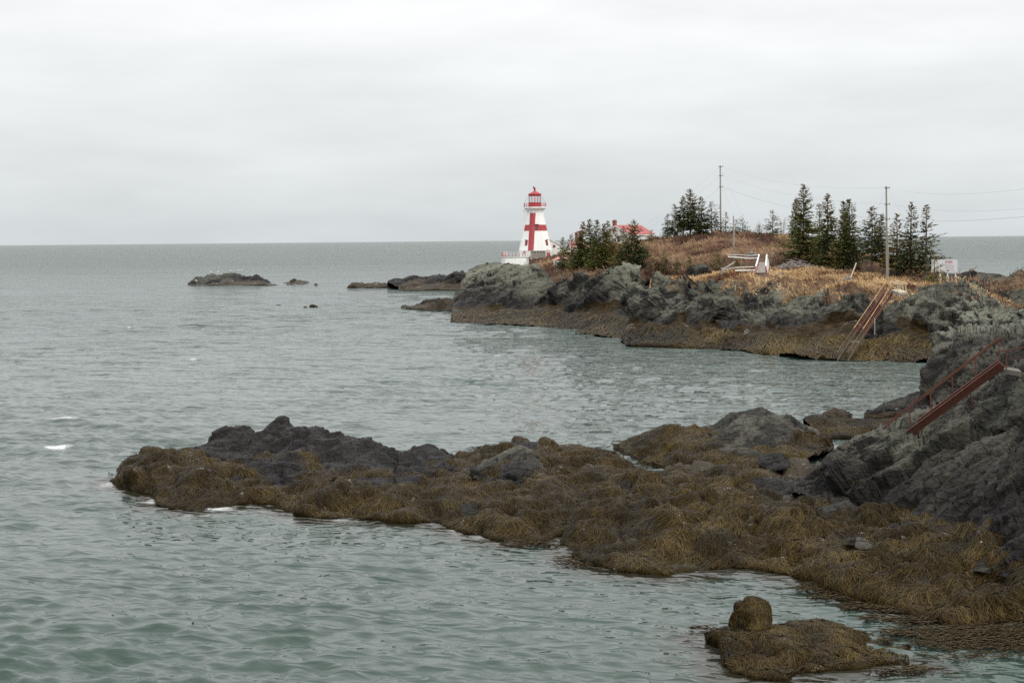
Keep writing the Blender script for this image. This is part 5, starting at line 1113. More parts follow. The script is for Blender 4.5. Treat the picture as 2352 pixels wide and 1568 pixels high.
for a in (
    (1291.6, 543, 618, 27, 'thin open spruce standing alone in front of the small white shed', 'green', .12, .8, .3, 0, .75, None, on_hill, 0, GA),
    (1311, 536.5, 610, 30, 'slender spruce second from the lighthouse with a reddish top', 'green', .05, .8, .8, 0, .85, None, on_hill, 0, GA),
    (1328, 530, 609, 38, 'bushy dark spruce just left of the taller tops beside the lighthouse', 'dark', .03, .8, .3, 0, 1, None, on_hill, .2, GA),
    (1341, 508, 610, 34, 'spruce with a cone browned spire, first of the tall tops by the lighthouse', 'green', .03, .8, 1.0, -.02, 1, None, on_hill, 0, GA),
    (1358, 502, 610, 34, 'tallest spruce of the lighthouse cluster, its tip bent to the left', 'green', .03, .8, .5, -.05, 1, None, on_hill, .2, GA),
    (1372, 504, 610, 31, 'narrow spruce right of the bent tipped one', 'green', .03, .8, .4, -.02, 1, None, on_hill, 0, GA),
    (1388, 512, 607, 28, 'short narrow spruce between two taller tops in the lighthouse cluster', 'olive', .03, .8, .3, 0, 1, None, on_hill, 0, GA),
    (1397, 507, 605, 40, 'broad spruce with a brown tip left of the red roofed house', 'olive', .03, .8, .7, -.02, 1, None, on_hill, 0, GA),
    (1412, 521, 602, 36, 'ragged spruce in front of the white gable of the house', 'brown', .05, .8, .4, 0, .75, None, on_hill, 0, GA),
    (1433, 519, 598, 40, 'rust coloured spruce in front of the red roof', 'brown', .04, .8, .8, 0, .8, None, on_hill, 0, GA),
    (1457, 505, 599, 56, 'broad dark spruce covering the middle of the red roof', 'dark', .03, .8, .7, 0, 1.1, None, on_hill, -.1, GA),
    (1478, 556, 598, 34, 'low dark spruce at the right end of the lighthouse cluster', 'dark', .02, .8, .2, 0, 1, None, on_hill, .2, GA),
    (1337, 570, 612, 46, 'low spreading green spruce at the left front of the cluster', 'olive', .03, .8, 0, 0, 1.1, None, on_hill, 0, GA),
    (1372, 566, 614, 48, 'low spreading spruce at the middle front of the cluster', 'olive', .04, .8, 0, 0, 1.1, None, on_hill, 0, GA),
    (1397, 560, 612, 46, 'bright green low spruce at the right front of the cluster', 'green', .06, .8, 0, 0, 1.1, None, on_hill, 0, GA),
    (1421, 560, 606, 38, 'low olive spruce beside the bare pale shrub', 'olive', .05, .8, .2, 0, 1, None, on_hill, 0, GA),
    (1496.5, 527, 552, 19, 'small round spruce at the right corner of the red roof', 'green', .0, .3, .1, 0, 1.2, 279, on_hill, 0, None),
    (1530, 487, 543, 25, 'leftmost spruce of the hilltop group', 'dark', .05, .8, .2, 0, 1, None, on_hill, 0, GB),
    (1548, 467, 542, 32, 'second spruce from the left on the hilltop', 'dark', .12, .8, .2, 0, 1, None, on_hill, 0, GB),
    (1569, 449, 542, 32, 'hilltop spruce pressed against the left of the tallest one', 'dark', .25, .8, .3, 0, 1, None, on_hill, 0, GB),
    (1585, 432, 542, 46, 'tallest spruce of the hilltop group', 'dark', .18, .8, .7, 0, 1.1, None, on_hill, 0, GB),
    (1609, 452, 540, 42, 'hilltop spruce just right of the tallest one', 'dark', .12, .8, .4, -.01, 1.05, None, on_hill, .1, GB),
    (1633, 459, 533, 38, 'wind combed spruce with a bare lower trunk left of the hilltop pole', 'dark', .28, .8, .6, 0, .7, None, on_hill, .25, GB),
    (1648, 503, 531, 20, 'small dark spruce at the foot of the hilltop pole', 'dark', .05, .8, 0, 0, 1, None, on_hill, 0, GB),
    (1666, 483, 532, 28, 'thin ragged spruce right of the hilltop pole', 'green', .1, .8, .5, 0, .6, None, on_hill, 0, GB),
    (1689, 503, 534, 22, 'small spruce behind the dead snag', 'dark', .05, .8, .3, 0, .8, None, on_hill, 0, GB),
    (1705, 500, 535, 34, 'squat spruce right of the dead snag', 'dark', .03, .8, .2, 0, 1, None, on_hill, 0, GB),
    (1741, 513, 541, 22, 'small spruce among bare twigs on the ridge', 'dark', .03, .8, .4, 0, .8, None, on_hill, 0, None),
    (1773, 481, 542, 40, 'lone pointed spruce on the ridge between the two groups', 'dark', .05, .8, .7, 0, .9, None, on_hill, 0, None),
    (1826, 454, 566, 30, 'narrow spruce hugging the left of the tallest tree', 'green', .1, .8, .2, 0, .95, None, on_hill, 0, GC),
    (1845, 422, 596, 62, 'tallest spruce of all, broad and dark, right of the footbridge', 'green', .08, .8, .6, -.01, 1.15, None, on_hill, 0, GC),
    (1850, 522, 600, 46, 'low rust tinged spruce in front of the tallest tree', 'brown', .03, .8, .3, 0, 1, None, on_hill, 0, GC),
    (1880, 466, 590, 36, 'pale grey green spruce behind two darker trees', 'pale', .1, .8, .1, 0, .7, None, on_hill, 0, GC),
    (1899, 443, 606, 54, 'spruce with a brown spire right of the tallest tree', 'green', .06, .8, 1.0, 0, 1.1, None, on_hill, 0, GC),
    (1872, 548, 604, 48, 'low olive spruce filling the gap between the two tallest trees', 'olive', .03, .8, 0, 0, 1, None, on_hill, 0, GC),
    (1936, 458, 600, 34, 'narrow twin top left of the last big spruce', 'green', .1, .8, .1, 0, .9, None, on_hill, 0, GC),
    (1947, 456, 612, 58, 'big spruce with a rounded green top at the right of its group', 'green', .08, .8, .2, .005, 1.1, None, on_hill, 0, GC),
    (1935, 487, 612, 52, 'rust brown spruce in front of the big rounded one', 'brown', .05, .8, .7, 0, 1.05, None, on_hill, 0, GC),
    (1962, 560, 614, 40, 'low dark spruce right of the rust brown one', 'dark', .05, .8, .1, 0, .9, None, on_hill, .2, GC),
    (1999, 477, 624, 50, 'tufted spruce with a bare lower trunk left of the utility pole', 'dark', .32, .3, .4, 0, .8, None, on_hill, 0, GD),
    (2021, 492, 624, 40, 'dense spruce touching the left side of the utility pole', 'dark', .2, .3, .5, 0, .9, None, on_hill, 0, GD),
    (2056, 490, 634, 50, 'ragged spruce touching the right side of the utility pole', 'brown', .15, .8, .8, 0, .85, None, on_hill, 0, GD),
    (2093, 462, 636, 54, 'tall spruce between the ragged one and the last tall one', 'dark', .15, .8, .5, 0, .8, None, on_hill, 0, GD),
    (2125, 469, 640, 58, 'last tall spruce on the right with long open branches', 'dark', .15, .8, .5, 0, .7, None, on_hill, .3, GD),
    (2092, 555, 640, 32, 'rust coloured young spruce below the tall right-hand pair', 'brown', .04, .8, .6, 0, .8, None, on_hill, 0, GD),
    (2146, 580, 650, 48, 'drooping olive spruce half hiding the white sign', 'olive', .03, .8, .8, -.02, .85, 186, on_hill, .2, GD),
    (2070, 590, 642, 44, 'low dark spruce at the foot of the right-hand group', 'dark', .05, .8, .1, 0, .8, None, on_hill, 0, GD),
    (1646, 577, 616, 33, 'bushy young spruce left of the footbridge fence', 'olive', .0, .3, .1, 0, 1.2, None, on_hill, 0, None),
    (1525, 577, 609, 16, 'little spruce at the left edge of the hill slope', 'olive', .0, .8, .1, 0, 1.1, None, on_hill, 0, None),
    (1555, 586, 613, 13, 'tiny spruce above the dark gully', 'olive', .0, .8, .1, 0, 1.1, None, on_hill, 0, None),
    (1584, 586, 606, 11, 'tiniest spruce on the slope left of the fence', 'olive', .0, .8, .1, 0, 1.1, None, on_hill, 0, None),
    (1692, 598, 613, 13, 'tiny bright spruce under the footbridge fence', 'green', .0, .8, .1, 0, 1.1, 212, on_hill, 0, None),
    (1800, 538, 572, 60, 'low spreading juniper like spruce on the slope left of the tallest tree', 'olive', .0, .3, .2, 0, 1.0, None, on_hill, 0, None),
): spruce(*a)

def bare_shrub(px, ytop, ybase, wpx, label, n, D=None, mat_=None, r=.022, cat='shrub'):
    g = on_hill(px, ybase) if D is None else V(px, ybase, D)
    h = (ybase - ytop) * g.y / F; W = wpx * g.y / F / 2; r_ = np.random.default_rng(int(px))
    mb = MB()
    for i in range(n):
        a = r_.uniform(0, 6.28); e = r_.uniform(.2, 1) * W; hh = h * r_.uniform(.65, 1)
        p0 = g + Vector((math.cos(a) * .15, math.sin(a) * .15, -.2)); p1 = g + Vector((math.cos(a) * e * .35, math.sin(a) * e * .35, hh * .5)); p2 = g + Vector((math.cos(a) * e, math.sin(a) * e, hh))
        mb.path([p0, p1, p2], [r, r * .75, r * .3], 4)
        for _ in range(3):
            f_ = r_.uniform(.3, .9); q = p1.lerp(p2, f_); b_ = r_.uniform(0, 6.28)
            mb.tube(q, q + Vector((math.cos(b_) * e * .3, math.sin(b_) * e * .2, hh * .22)), r * .4, r * .15, 3, cap=False)
    return mb.build('bare_shrub', mat_ or M_TWIG, None, label=label, cat=cat)
bare_shrub(1459, 552, 600, 26, 'leafless pale shrub in front of the broad dark spruce', 16)
bare_shrub(1797, 496, 543, 36, 'leafless twiggy shrub on the ridge left of the tallest tree', 22, 262)
bare_shrub(1745, 508, 541, 26, 'leafless twigs around the small ridge spruce', 12, 262)
bare_shrub(1690, 566, 592, 20, 'leafless sapling standing behind the white fence', 10, 224)
bare_shrub(1720, 560, 590, 16, 'thin bare stems near the brush pile', 6, 226)
bare_shrub(1985, 590, 626, 40, 'grey leafless thicket under the tufted spruce', 16, 205)
def snag():
    g = on_hill(1685, 564); s_ = g.y / F
    T = empty('dead_snag', g, 'dead grey tree trunk standing bare on the hill slope', 'tree')
    top = g + Vector((-.05, 0, 70 * s_))
    MB().path([g - Vector((0, 0, .4)), g.lerp(top, .5) + Vector((.06, 0, 0)), top], [.2, .16, .09], 7).build('trunk', M_DEAD, T)
    q = g.lerp(top, .86); MB().path([q, q + Vector((.8, 0, .15)), q + Vector((1.9, 0, 1.0))], [.05, .04, .015], 4).build('branch', M_DEAD, T)
    q = g.lerp(top, .7); MB().path([q, q + Vector((.6, .2, .1)), q + Vector((1.3, .2, .5))], [.03, .025, .01], 4).build('branch', M_DEAD, T)
snag()
def sticks(name, label, px, py, wpx, hpx, n, cat, ground=on_hill, r=.05, m=None, L=(.5, 1.6), D=None):
    g = ground(px, py) if D is None else V(px, py, D); W = wpx * g.y / F / 2; Hh = hpx * g.y / F; r_ = np.random.default_rng(int(px + py)); mb = MB()
    for i in range(n):
        a = r_.uniform(0, 6.28); rr = r_.random() ** .6; z = Hh * (1 - rr) * r_.uniform(.2, 1)
        c = g + Vector((math.cos(a) * rr * W, math.sin(a) * rr * W * .7, z + .1)); l = r_.uniform(*L); b_ = r_.uniform(0, 6.28); el = r_.normal(0, .35)
        d_ = Vector((math.cos(b_), math.sin(b_), math.sin(el))) * l / 2; k = Vector((r_.normal(0, .1), r_.normal(0, .1), r_.normal(.08, .1))) * l
        mb.path([c - d_, c + k, c + d_], [r * r_.uniform(.6, 1.2), r * .8, r * .3], 4)
    return mb.build(name, m or M_DEAD, None, label=label, cat=cat)
sticks('brush_pile', 'heap of cut grey sticks behind the white fence', 1727, 588, 22, 11, 70, 'brush pile', r=.05)
sticks('brush_pile', 'long tangle of bleached fallen branches right of the footbridge', 1826, 617, 90, 20, 150, 'brush pile', ground=on_bench, r=.045, L=(.8, 2.6))
sticks('brush_pile', 'small stack of weathered timber near the leaning yellow stake', 1950, 640, 16, 6, 26, 'brush pile', ground=on_bench, r=.08, L=(.6, 1.4))
sticks('brush_pile', 'pale dead wood under the rust brown spruce', 1968, 575, 26, 22, 34, 'brush pile', r=.04, L=(.6, 2.0))
sticks('rope_tangle', 'tangle of orange rope on the grass behind the stair landing', 2091, 664, 16, 9, 40, 'rope', ground=on_bench, r=.035, m=M_RUSTO, L=(.6, 1.6))
def stump(px, ytop, ybase, wpx, label, ground=on_bench, D=None):
    g = ground(px, ybase) if D is None else V(px, ybase, D); s_ = g.y / F; h = (ybase - ytop) * s_; r_ = wpx * s_ / 2
    mb = MB().rings(g, [(-.3, r_ * 1.3), (h * .15, r_ * 1.05), (h * .7, r_ * .8), (h, r_ * .85)], 9)
    rr = random.Random(int(px))
    for i, v in enumerate(mb.v): mb.v[i] = v + Vector((rr.uniform(-.2, .2) * r_, rr.uniform(-.2, .2) * r_, rr.uniform(-.12, .12) * h))
    for k in range(5):
        a = k * 1.3; mb.tube(g + Vector((0, 0, h * .12)), g + Vector((math.cos(a) * r_ * 2, math.sin(a) * r_ * 2, -.1)), r_ * .35, r_ * .12, 5)
    mb.build('stump', M_DEAD, None, label=label, cat='stump')
stump(1657, 613, 629, 6.5, 'grey leaning stump at the left end of the lower fence rail')
stump(1776, 578, 591, 11, 'upturned grey root stump right of the footbridge railing', on_hill)
stump(1790, 624, 632, 8, 'dark stump in the dry grass below the footbridge')
for p0_, p1_, lb, r_ in (((1539, 645), (1529, 700), 'pale orange dead trunk hanging down the dark gully', .38), ((1583, 655), (1562, 682), 'second pale trunk leaning in the dark gully', .28)):
    pass
MB().path([V(1497, 640, 228), V(1493, 660, 226), V(1489, 690, 222)], [.2, .16, .07], 7).build('dead_log', M_LOG, None, label='pale dead trunk hanging down the dark gully', cat='log')
MB().path([V(1521, 640, 227), V(1514, 655, 225), V(1507, 668, 222)], [.15, .12, .05], 7).build('dead_log', M_LOG, None, label='shorter pale trunk right of the one hanging in the gully', cat='log')
MB().path([V(1688, 602, 219), V(1672, 612, 216), V(1660, 618, 214)], [.14, .12, .06], 6).build('dead_log', M_DEAD, None, label='thin grey log slanting below the white fence', cat='log')

# ================================================================== POLES, WIRES
def pole(px, ytop, ybase, label, ground, arms, D=None, r=.16):
    g = ground(px, ybase) if D is None else V(px, ybase, D); top = V(px - .3, ytop, g.y)
    T = empty('utility_pole', g, label, 'utility pole', 'wooden utility poles')
    MB().tube(g - Vector((0, 0, .8)), top, r, r * .68, 8).build('shaft', M_POLE, T)
    pts = []
    for y in arms:
        q = g.lerp(top, (ybase - y) / (ybase - ytop)); q = Vector((q.x, q.y, q.z))
        MB().bar(q + Vector((-.32, -.12, 0)), q + Vector((.42, -.12, 0)), .07, .09).tube(q + Vector((.4, -.12, 0)), q + Vector((.4, -.12, .18)), .06, .04, 6).build('bracket', M_WIRE, T)
        pts.append(q + Vector((.05, -.15, .1)))
    return T, g, top, pts
Tp1, g1, t1, w1 = pole(1654.5, 380, 531, 'tall thin utility pole on top of the hill', on_hill, (383, 403, 428))
Tp2, g2, t2, w2 = pole(2036, 428, 641, 'weathered utility pole among the right-hand spruces', on_bench, (432, 469, 503))
MB().tube(g2 + Vector((.22, -.1, -.4)), g2.lerp(t2, .52) + Vector((.16, -.1, 0)), .045, n=6).build('conduit', M_GREYC, Tp2)
def wire(label, a, b_, sag, r=.02, name='power_line'):
    pts = []
    for i in range(17):
        f_ = i / 16; p = Vector(a).lerp(Vector(b_), f_); p.z -= sag * 4 * f_ * (1 - f_); pts.append(p)
    MB().path(pts, r, 4).build(name, M_WIRE, None, label=label, cat='wire')
hs = P0 + rd * 6.5
wire('topmost wire from the hilltop pole to the right-hand pole', w1[0], w2[0], 1.4, .007)
wire('middle wire between the hilltop pole and the right-hand pole', w1[1], w2[1], 1.2, .006)
wire('thick lowest cable between the two utility poles', w1[2], w2[2], 1.2, .012)
for i, (py, r_, lb) in enumerate(((423, .005, 'topmost wire leaving the right-hand pole out of the picture'), (476.5, .005, 'middle wire leaving the right-hand pole out of the picture'), (492.5, .009, 'thick lowest cable leaving the right-hand pole out of the picture'))):
    wire(lb, w2[i], V(2480, py - 8, 90), (.9, .7, .5)[i], r_)
wire('topmost wire from the hilltop pole down to the house', w1[0], V(1440, 540, 288), .9, .006)
wire('middle wire from the hilltop pole down to the house', w1[1], V(1446, 548, 287), .8, .006)
wire('lowest cable from the hilltop pole down to the house', w1[2], V(1470, 552, 284), .8, .010)
wire('steep guy wire on the right of the hilltop pole', w1[0], on_hill(1722, 538), 0, .005, 'guy_wire')
wire('lower guy wire on the right of the hilltop pole', w1[2], on_hill(1706, 537), 0, .005, 'guy_wire')
sa = V(1948.4, 647, on_bench(1948, 646).y); sb_ = V(1966.7, 604, sa.y + 1.5)
MB().tube(sa - Vector((0, 0, .3)), sb_, .085, .085, 8).build('guy_guard', M_PALEW, None, label='pale yellow guard leaning on the guy wire in the dry grass', cat='guy guard')
wire('guy wire from the right-hand pole to the pale leaning guard', w2[0], sb_, 0, .005, 'guy_wire')
wire('guy wire falling to the right from the right-hand pole', w2[0], V(2168, 668, 182), 0, .005, 'guy_wire')

# ================================================================== SIGN
def sign():
    D = 188; a = V(2139.5, 625.5, D); b_ = V(2198.7, 625.5, D); s_ = D / F; Wd = (b_ - a).length; Hh = 28.7 * s_
    b_.z = a.z; e = (b_ - a).normalized()
    T = empty('hazard_sign', a.lerp(b_, .5), 'white hazard warning board on posts set in drums at the cliff edge', 'sign')
    n = Vector((0, -1, 0)); P_ = lambda x, z, d=0: a + e * x + Vector((0, 0, z)) + n * d
    MB().slab([P_(0, 0), P_(Wd, 0), P_(Wd, Hh), P_(0, Hh)], (0, .07, 0)).build('board', M_SIGN, T)
    for i, px in enumerate((2160, 2177, 2195.4)):
        x = (px - 2139.5) * s_
        MB().box(P_(x, -.6 + Hh * .3, -.12), (.12, .1, Hh * .6 + 1.2)).build('post', M_WHITE2, T)
        c = P_(x, -.52, -.12); mb = MB()
        for z0, z1 in ((-.75, -.52), (-.5, -.27), (-.25, 0.0)):
            mb.rings(c, [(z0, .17), (z0 + .02, .2), (z1 - .02, .2), (z1, .17)], 12)
        mb.build('drum', M_PALEW, T)
    for k, tx in enumerate(('HAZARD', 'EXTREME')):
        cu = bpy.data.curves.new('lettering', 'FONT'); cu.body = tx; cu.size = .24; cu.extrude = .006
        tmp = bpy.data.objects.new('tmp', cu); COL.objects.link(tmp); bpy.context.view_layer.update()
        me = bpy.data.meshes.new_from_object(tmp.evaluated_get(bpy.context.evaluated_depsgraph_get())); bpy.data.objects.remove(tmp); bpy.data.curves.remove(cu)
        me.materials.clear(); me.materials.append(M_SIGNRED); me.name = 'lettering'
        o = link('lettering', me, T); o.location = P_(Wd * .525, Hh * (.835 - .11 * k), .012) - ROOT[T]; o.rotation_euler = (math.pi / 2, 0, 0)
    r_ = random.Random(4); tx = MB()
    for k in range(9):                                          # unreadable small print
        x = Wd * .53; xe = Wd * (.53 + (.24, .3, .33, .36, .37, .33, .31, .35, .36)[k])
        while x < xe:
            l = r_.uniform(.05, .16); tx.box(P_(x + l / 2, Hh * (.64 - .055 * k), .008), (l, .01, .035)); x += l + .04
    x = Wd * .56
    while x < Wd * .92: l = r_.uniform(.06, .2); tx.box(P_(x + l / 2, Hh * .10, .008), (l, .01, .045)); x += l + .04
    tx.build('small_print', M_SIGNGREY, T)
sign()

# ================================================================== FOOTBRIDGE AND FENCES
def footbridge():
    FL, FR, BL, BR = V(1737, 626, 205), V(1758, 626, 205), V(1744.5, 601.5, 222), V(1760.5, 601.5, 222)
    T = empty('footbridge', FL.lerp(FR, .5), 'grey boarded footbridge with white and red railings up to the hill', 'footbridge')
    n = 40
    d1, d2 = BL - FL, BR - FR
    for i in range(n):
        a0, a1 = (i + .04) / n, (i + .96) / n
        MB().slab([FL + d1 * a0, FR + d2 * a0, FR + d2 * a1, FL + d1 * a1], (0, 0, -.05)).build('plank', M_GREYW, T)
    for S, dd, q in ((FL, d1, -.05), (FR, d2, .05)):
        MB().bar(S + Vector((q, 0, -.18)), S + dd + Vector((q, 0, -.18)), .1, .24).build('bearer', M_GREYW, T)
    for S, dd, sg, hs_ in ((FL, d1, -1, (.92, 1.0, 1.17)), (FR, d2, 1, (.95, 1.35, 1.17))):
        o = Vector((sg * .06, 0, 0)); tops = [S + dd * f_ + o + Vector((0, 0, h_)) for f_, h_ in zip((0, .62 if sg > 0 else .5, 1), hs_)]
        R = MB(); 
        for a, b_ in zip(tops, tops[1:]): R.bar(a, b_, .20, .06)
        R.build('handrail', M_WHITE2, T)
        for f_ in (0, .33, .66, 1):
            q = S + dd * f_ + o; zt = float(np.interp(f_, (0, .62 if sg > 0 else .5, 1), hs_))
            MB().box(q + Vector((0, 0, zt / 2 - .25)), (.12, .12, zt + .44)).build('post', M_RED, T)
        s2 = MB()
        for a, b_ in zip(tops, tops[1:]): s2.bar(a + Vector((.02 * sg, 0, -.14)), b_ + Vector((.02 * sg, 0, -.14)), .05, .2)
        s2.build('side_board', M_RED, T)
        for i in range(20):
            f_ = (i + .5) / 20; zt = float(np.interp(f_, (0, .62 if sg > 0 else .5, 1), hs_)); q = S + dd * f_ + o
            MB().bar(q + Vector((sg * (.35 if sg > 0 else .10), 0, -.12)), q + Vector((sg * .06, 0, zt - .22)), .05, .09).build('baluster', M_WHITE2, T)
footbridge()
def fence(label, pts, posts, lower, D, w_=.07):
    T = empty('white_fence', V(*posts[0][:1], posts[0][2], D), label, 'fence')
    P = [V(x, y, D if len(r_) == 0 else r_[0]) for x, y, *r_ in pts]
    for a, b_ in zip(P, P[1:]): MB().bar(a, b_, .16, .10).build('top_rail', M_WHITE2, T)
    Q = [V(x, y, D) for x, y in lower]
    for a, b_ in zip(Q, Q[1:]): MB().bar(a + Vector((0, -.08, 0)), b_ + Vector((0, -.08, 0)), .06, .20).build('lower_rail', M_WHITE2, T)
    for x, y0, y1 in posts:
        a, b_ = V(x, y0, D), V(x, y1, D); MB().bar(b_ - Vector((0, 0, .4)), a, .13, .13, (0, 1, 0)).build('post', M_RED, T)
fence('white fence with red posts along the near end of the footbridge', [(1661.3, 619, 207), (1687.5, 614.3), (1733, 612.5)], [(1689.5, 614.5, 634.5), (1733, 613, 630)], [(1688, 621.3), (1735, 619.8)], 206)
fence('white fence with red posts along the far end of the footbridge', [(1671, 584.8, 224), (1698, 584.8), (1720.3, 587), (1744, 584.8)], [(1698.8, 585.5, 597), (1720, 587.5, 597.5)], [(1672, 589.5), (1698, 591), (1720, 593), (1741, 592)], 222.5)

# ================================================================== FAR STAIRWAY
def far_stairs():
    TL, TR, BL, BR = V(2030.7, 674, 176), V(2049, 674, 176), V(1923, 826, 161.5), V(1946.5, 827, 161.5)
    T = empty('cliff_stairway', BL.lerp(BR, .5), 'steep rusty steel stairway with handrails down the far cliff into the water', 'stairway')
    mid = .36
    for a, b_ in ((BL, TL), (BR, TR)):
        MB().bar(a - Vector((0, 0, .15)), a.lerp(b_, mid), .08, .34).build('stringer', M_WEEDW, T)
        MB().bar(a.lerp(b_, mid), b_, .08, .34).build('stringer', M_RUSTO, T)
    n = 32
    for i in range(n):
        f_ = (i + .4) / n; a, b_ = BL.lerp(TL, f_), BR.lerp(TR, f_)
        MB().bar(a, b_, .22, .05).build('tread', M_PALEW if i in (8,) else (M_WEEDW if f_ < mid else M_RUST), T)
    for a, b_ in ((BL, TL), (BR, TR)):
        ha, hb = a + Vector((0, 0, .85)), b_ + Vector((0, 0, 1.15)) ; ext = (hb - ha) * .02
        R1 = MB().tube(ha.lerp(hb, .33), hb + ext, .055, n=6).build('handrail', M_ORANGEW, T)
        MB().tube(ha, ha.lerp(hb, .33), .045, n=6).build('handrail', M_WEEDW, T)
        MB().tube(a + Vector((0, 0, .42)), b_ + Vector((0, 0, .6)), .03, n=5).build('mid_rail', M_RUSTO, T)
        for i in range(8):
            f_ = i / 7; q = a.lerp(b_, f_); MB().tube(q, ha.lerp(hb, f_), .03, n=5).build('baluster', M_RUST, T)
    MB().tube(V(2009, 731, 168.5), V(2009, 768, 168.5), .06, n=6).build('support_post', M_GREYC, T)
    A, B, C, Dd = V(2045.9, 665, 177), V(2066.3, 671.6, 173), V(2084.8, 670.3, 174.5), V(2065, 663.7, 178.5)
    G = empty('stair_landing', A.lerp(C, .5), 'pale wooden landing with short railings at the head of the far stairway', 'landing')
    for i in range(10):
        f0, f1 = (i + .04) / 10, (i + .96) / 10
        MB().slab([A.lerp(B, f0), A.lerp(B, f1), Dd.lerp(C, f1), Dd.lerp(C, f0)], (0, 0, -.07)).build('plank', M_PALEW, G)
    MB().bar(A + Vector((0, -.03, -.22)), B + Vector((0, -.03, -.22)), .08, .28).build('bearer', M_GREYW, G)
    MB().bar(B + Vector((0, -.03, -.2)), C + Vector((0, -.03, -.2)), .08, .24).build('bearer', M_GREYW, G)
    for a, b_ in ((A, B), (Dd, C)):
        for f_ in (.12, .78):
            q = a.lerp(b_, f_); MB().box(q + Vector((0, 0, .45)), (.10, .10, .95)).build('post', M_PALEW, G)
        MB().bar(a.lerp(b_, -.08) + Vector((0, 0, .95)), b_.lerp(a, .05) + Vector((0, 0, .95)), .12, .08).build('handrail', M_PALEW, G)
far_stairs()

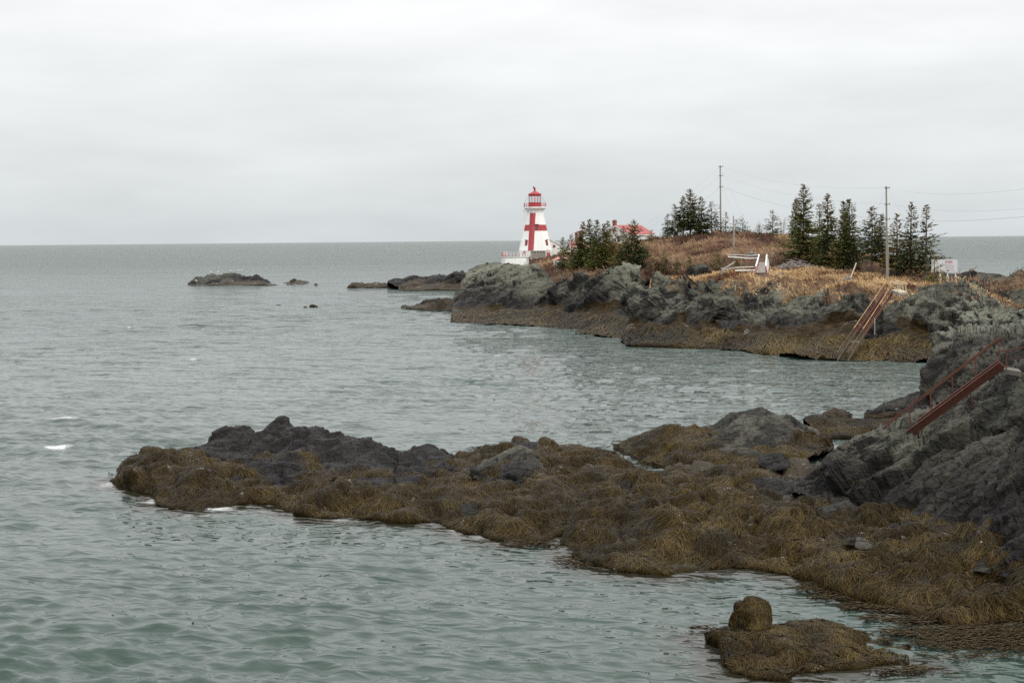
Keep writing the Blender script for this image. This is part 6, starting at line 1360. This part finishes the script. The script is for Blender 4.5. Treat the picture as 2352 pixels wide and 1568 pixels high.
# ================================================================== NEAR STAIRWAY
def near_stairs():
    B = V(1999, 1053, 72.6); Tt = V(2296, 832.5, 66.6)
    T = empty('shore_stairway', B, 'rust red steel stairway with pipe handrail on the near shore rocks', 'stairway')
    d = (Tt - B).normalized(); back = Vector((.25, .97, 0)) * 1.0
    dn = Vector((0, 0, 1)).cross(d); perp = d.cross(Vector((0, 1, 0))).normalized()
    if perp.z < 0: perp = -perp
    for o in (Vector((0, 0, 0)), back):
        mb = MB(); c0, c1 = B + o - perp * .17, Tt + o - perp * .17
        mb.bar(c0, c1, .03, .34, perp)
        mb.bar(c0 + perp * .17 + Vector((0, .04, 0)), c1 + perp * .17 + Vector((0, .04, 0)), .12, .03, perp)
        mb.bar(c0 - perp * .17 + Vector((0, .04, 0)), c1 - perp * .17 + Vector((0, .04, 0)), .12, .03, perp)
        mb.build('stringer', M_RUST, T)
    n = 24
    for i in range(n):
        q = B.lerp(Tt, (i + .5) / n) - perp * .12
        MB().bar(q + Vector((0, .05, 0)), q + back - Vector((0, .05, 0)), .22, .04).build('tread', M_RUST, T)
    hgt = Vector((0, 0, 1.07))
    ra, rb = B + hgt, Tt + Vector((0, 0, 1.12))
    MB().tube(ra, rb, .038, n=8).build('handrail', M_RUSTO, T)
    MB().tube(ra + back, rb + back + Vector((0, 0, -.05)), .034, n=8).build('handrail', M_RUSTO, T)
    for X in (190, 458, 727, 997, 1272, 1548):
        px = 2009.8 + X * .18311; f_ = (px - 1999) / (2296 - 1999); q = B.lerp(Tt, min(f_, .995))
        MB().bar(q - perp * .1, B.lerp(Tt, min(f_, .995)) + hgt, .055, .055, (0, 1, 0)).build('post', M_RUST, T)
    for f_ in (.35, .75):
        q = B.lerp(Tt, f_) - perp * .3; MB().bar(q, q + Vector((.25, .25, -.8)), .05, .05).build('strut', M_RUST, T)
    R = empty('landing_railing', V(2311, 845, 66.3), 'rusty pipe railing at the top right of the near stairway', 'railing')
    a = rb - Vector((0, 0, .60)); c = V(2352, 797.8, 65); e = V(2450, 781, 62)
    MB().path([a, c, e], .034, 6).build('top_rail', M_RUSTO, R)
    MB().path([V(2312, 824, 66.3), V(2352, 819, 65), V(2450, 806, 62)], .026, 6).build('mid_rail', M_RUST, R)
    for px, y0, y1, D in ((2311.5, 805, 848, 66.3), (2395, 790, 846, 63.6)):
        MB().tube(V(px, y1, D), V(px, y0, D), .035, n=6).build('post', M_RUST, R)
    S = MB(); p = V(2299, 846.5, 66.9); q = V(2347, 846.5, 65.2); q.z = p.z
    S.slab([p, q, q + Vector((.4, 1.6, 0)), p + Vector((.4, 1.6, 0))], (0, 0, -.22))
    S.build('concrete_slab', M_SLAB, None, label='weathered concrete slab at the head of the near stairway', cat='slab')
near_stairs()

# ================================================================== GULLS
def gull(loc, heading, first=[]):
    if not first:
        T = empty('gull', loc, 'white gull perched on the largest dark islet', 'gull', 'gulls on the islet')
        o = Vector(loc)
        mb = MB()
        pr_ = [(-.34, .02), (-.22, .07), (-.05, .125), (.1, .12), (.2, .08), (.26, .05)]
        for (a, ra), (b_, rb_) in zip(pr_, pr_[1:]): mb.tube(o + Vector((a, 0, .26 + a * .15)), o + Vector((b_, 0, .26 + b_ * .15)), ra, rb_, 8)
        mb.tube(o + Vector((.18, 0, .3)), o + Vector((.27, 0, .46)), .06, .065, 8); mb.tube(o + Vector((.27, 0, .44)), o + Vector((.27, 0, .53)), .07, .03, 8)
        mb.build('body', M_GULL, T, smooth=True)
        MB().tube(o + Vector((.31, 0, .49)), o + Vector((.41, 0, .47)), .022, .006, 5).build('beak', M_PALEW, T)
        for s_ in (-1, 1): MB().slab([o + Vector((-.4, s_ * .06, .24)), o + Vector((.12, s_ * .13, .25)), o + Vector((.12, s_ * .12, .36)), o + Vector((-.05, s_ * .10, .36))], (0, s_ * .02, 0)).build('wing', M_GREYC, T)
        for s_ in (-1, 1): MB().tube(o + Vector((.02, s_ * .05, -.05)), o + Vector((.02, s_ * .05, .16)), .012, n=4).build('leg', M_PALEW, T)
        first.append(T); T.rotation_euler.z = heading; return T
    T0 = first[0]; T = T0.copy(); COL.objects.link(T); T.location = loc; T.rotation_euler.z = heading
    for ch in list(T0.children):
        c = ch.copy(); COL.objects.link(c); c.parent = T
    return T
for px, py, lb in ((484.4, 628, 'white gull on the left hump of the big islet top'), (499.8, 628.5, 'white gull in the notch right of the left hump of the big islet'), (531, 625, 'white gull on the middle of the big islet top'), (546, 624.5, 'white gull just left of the highest point of the big islet'), (557, 624, 'white gull on the highest point of the big islet'), (451, 647.5, 'white gull low down at the left foot of the big islet')):
    g_ = gull(V(px, py, 491.0), random.uniform(0, 6.28)); g_.scale = (1.5, 1.5, 1.5); g_['label'] = lb
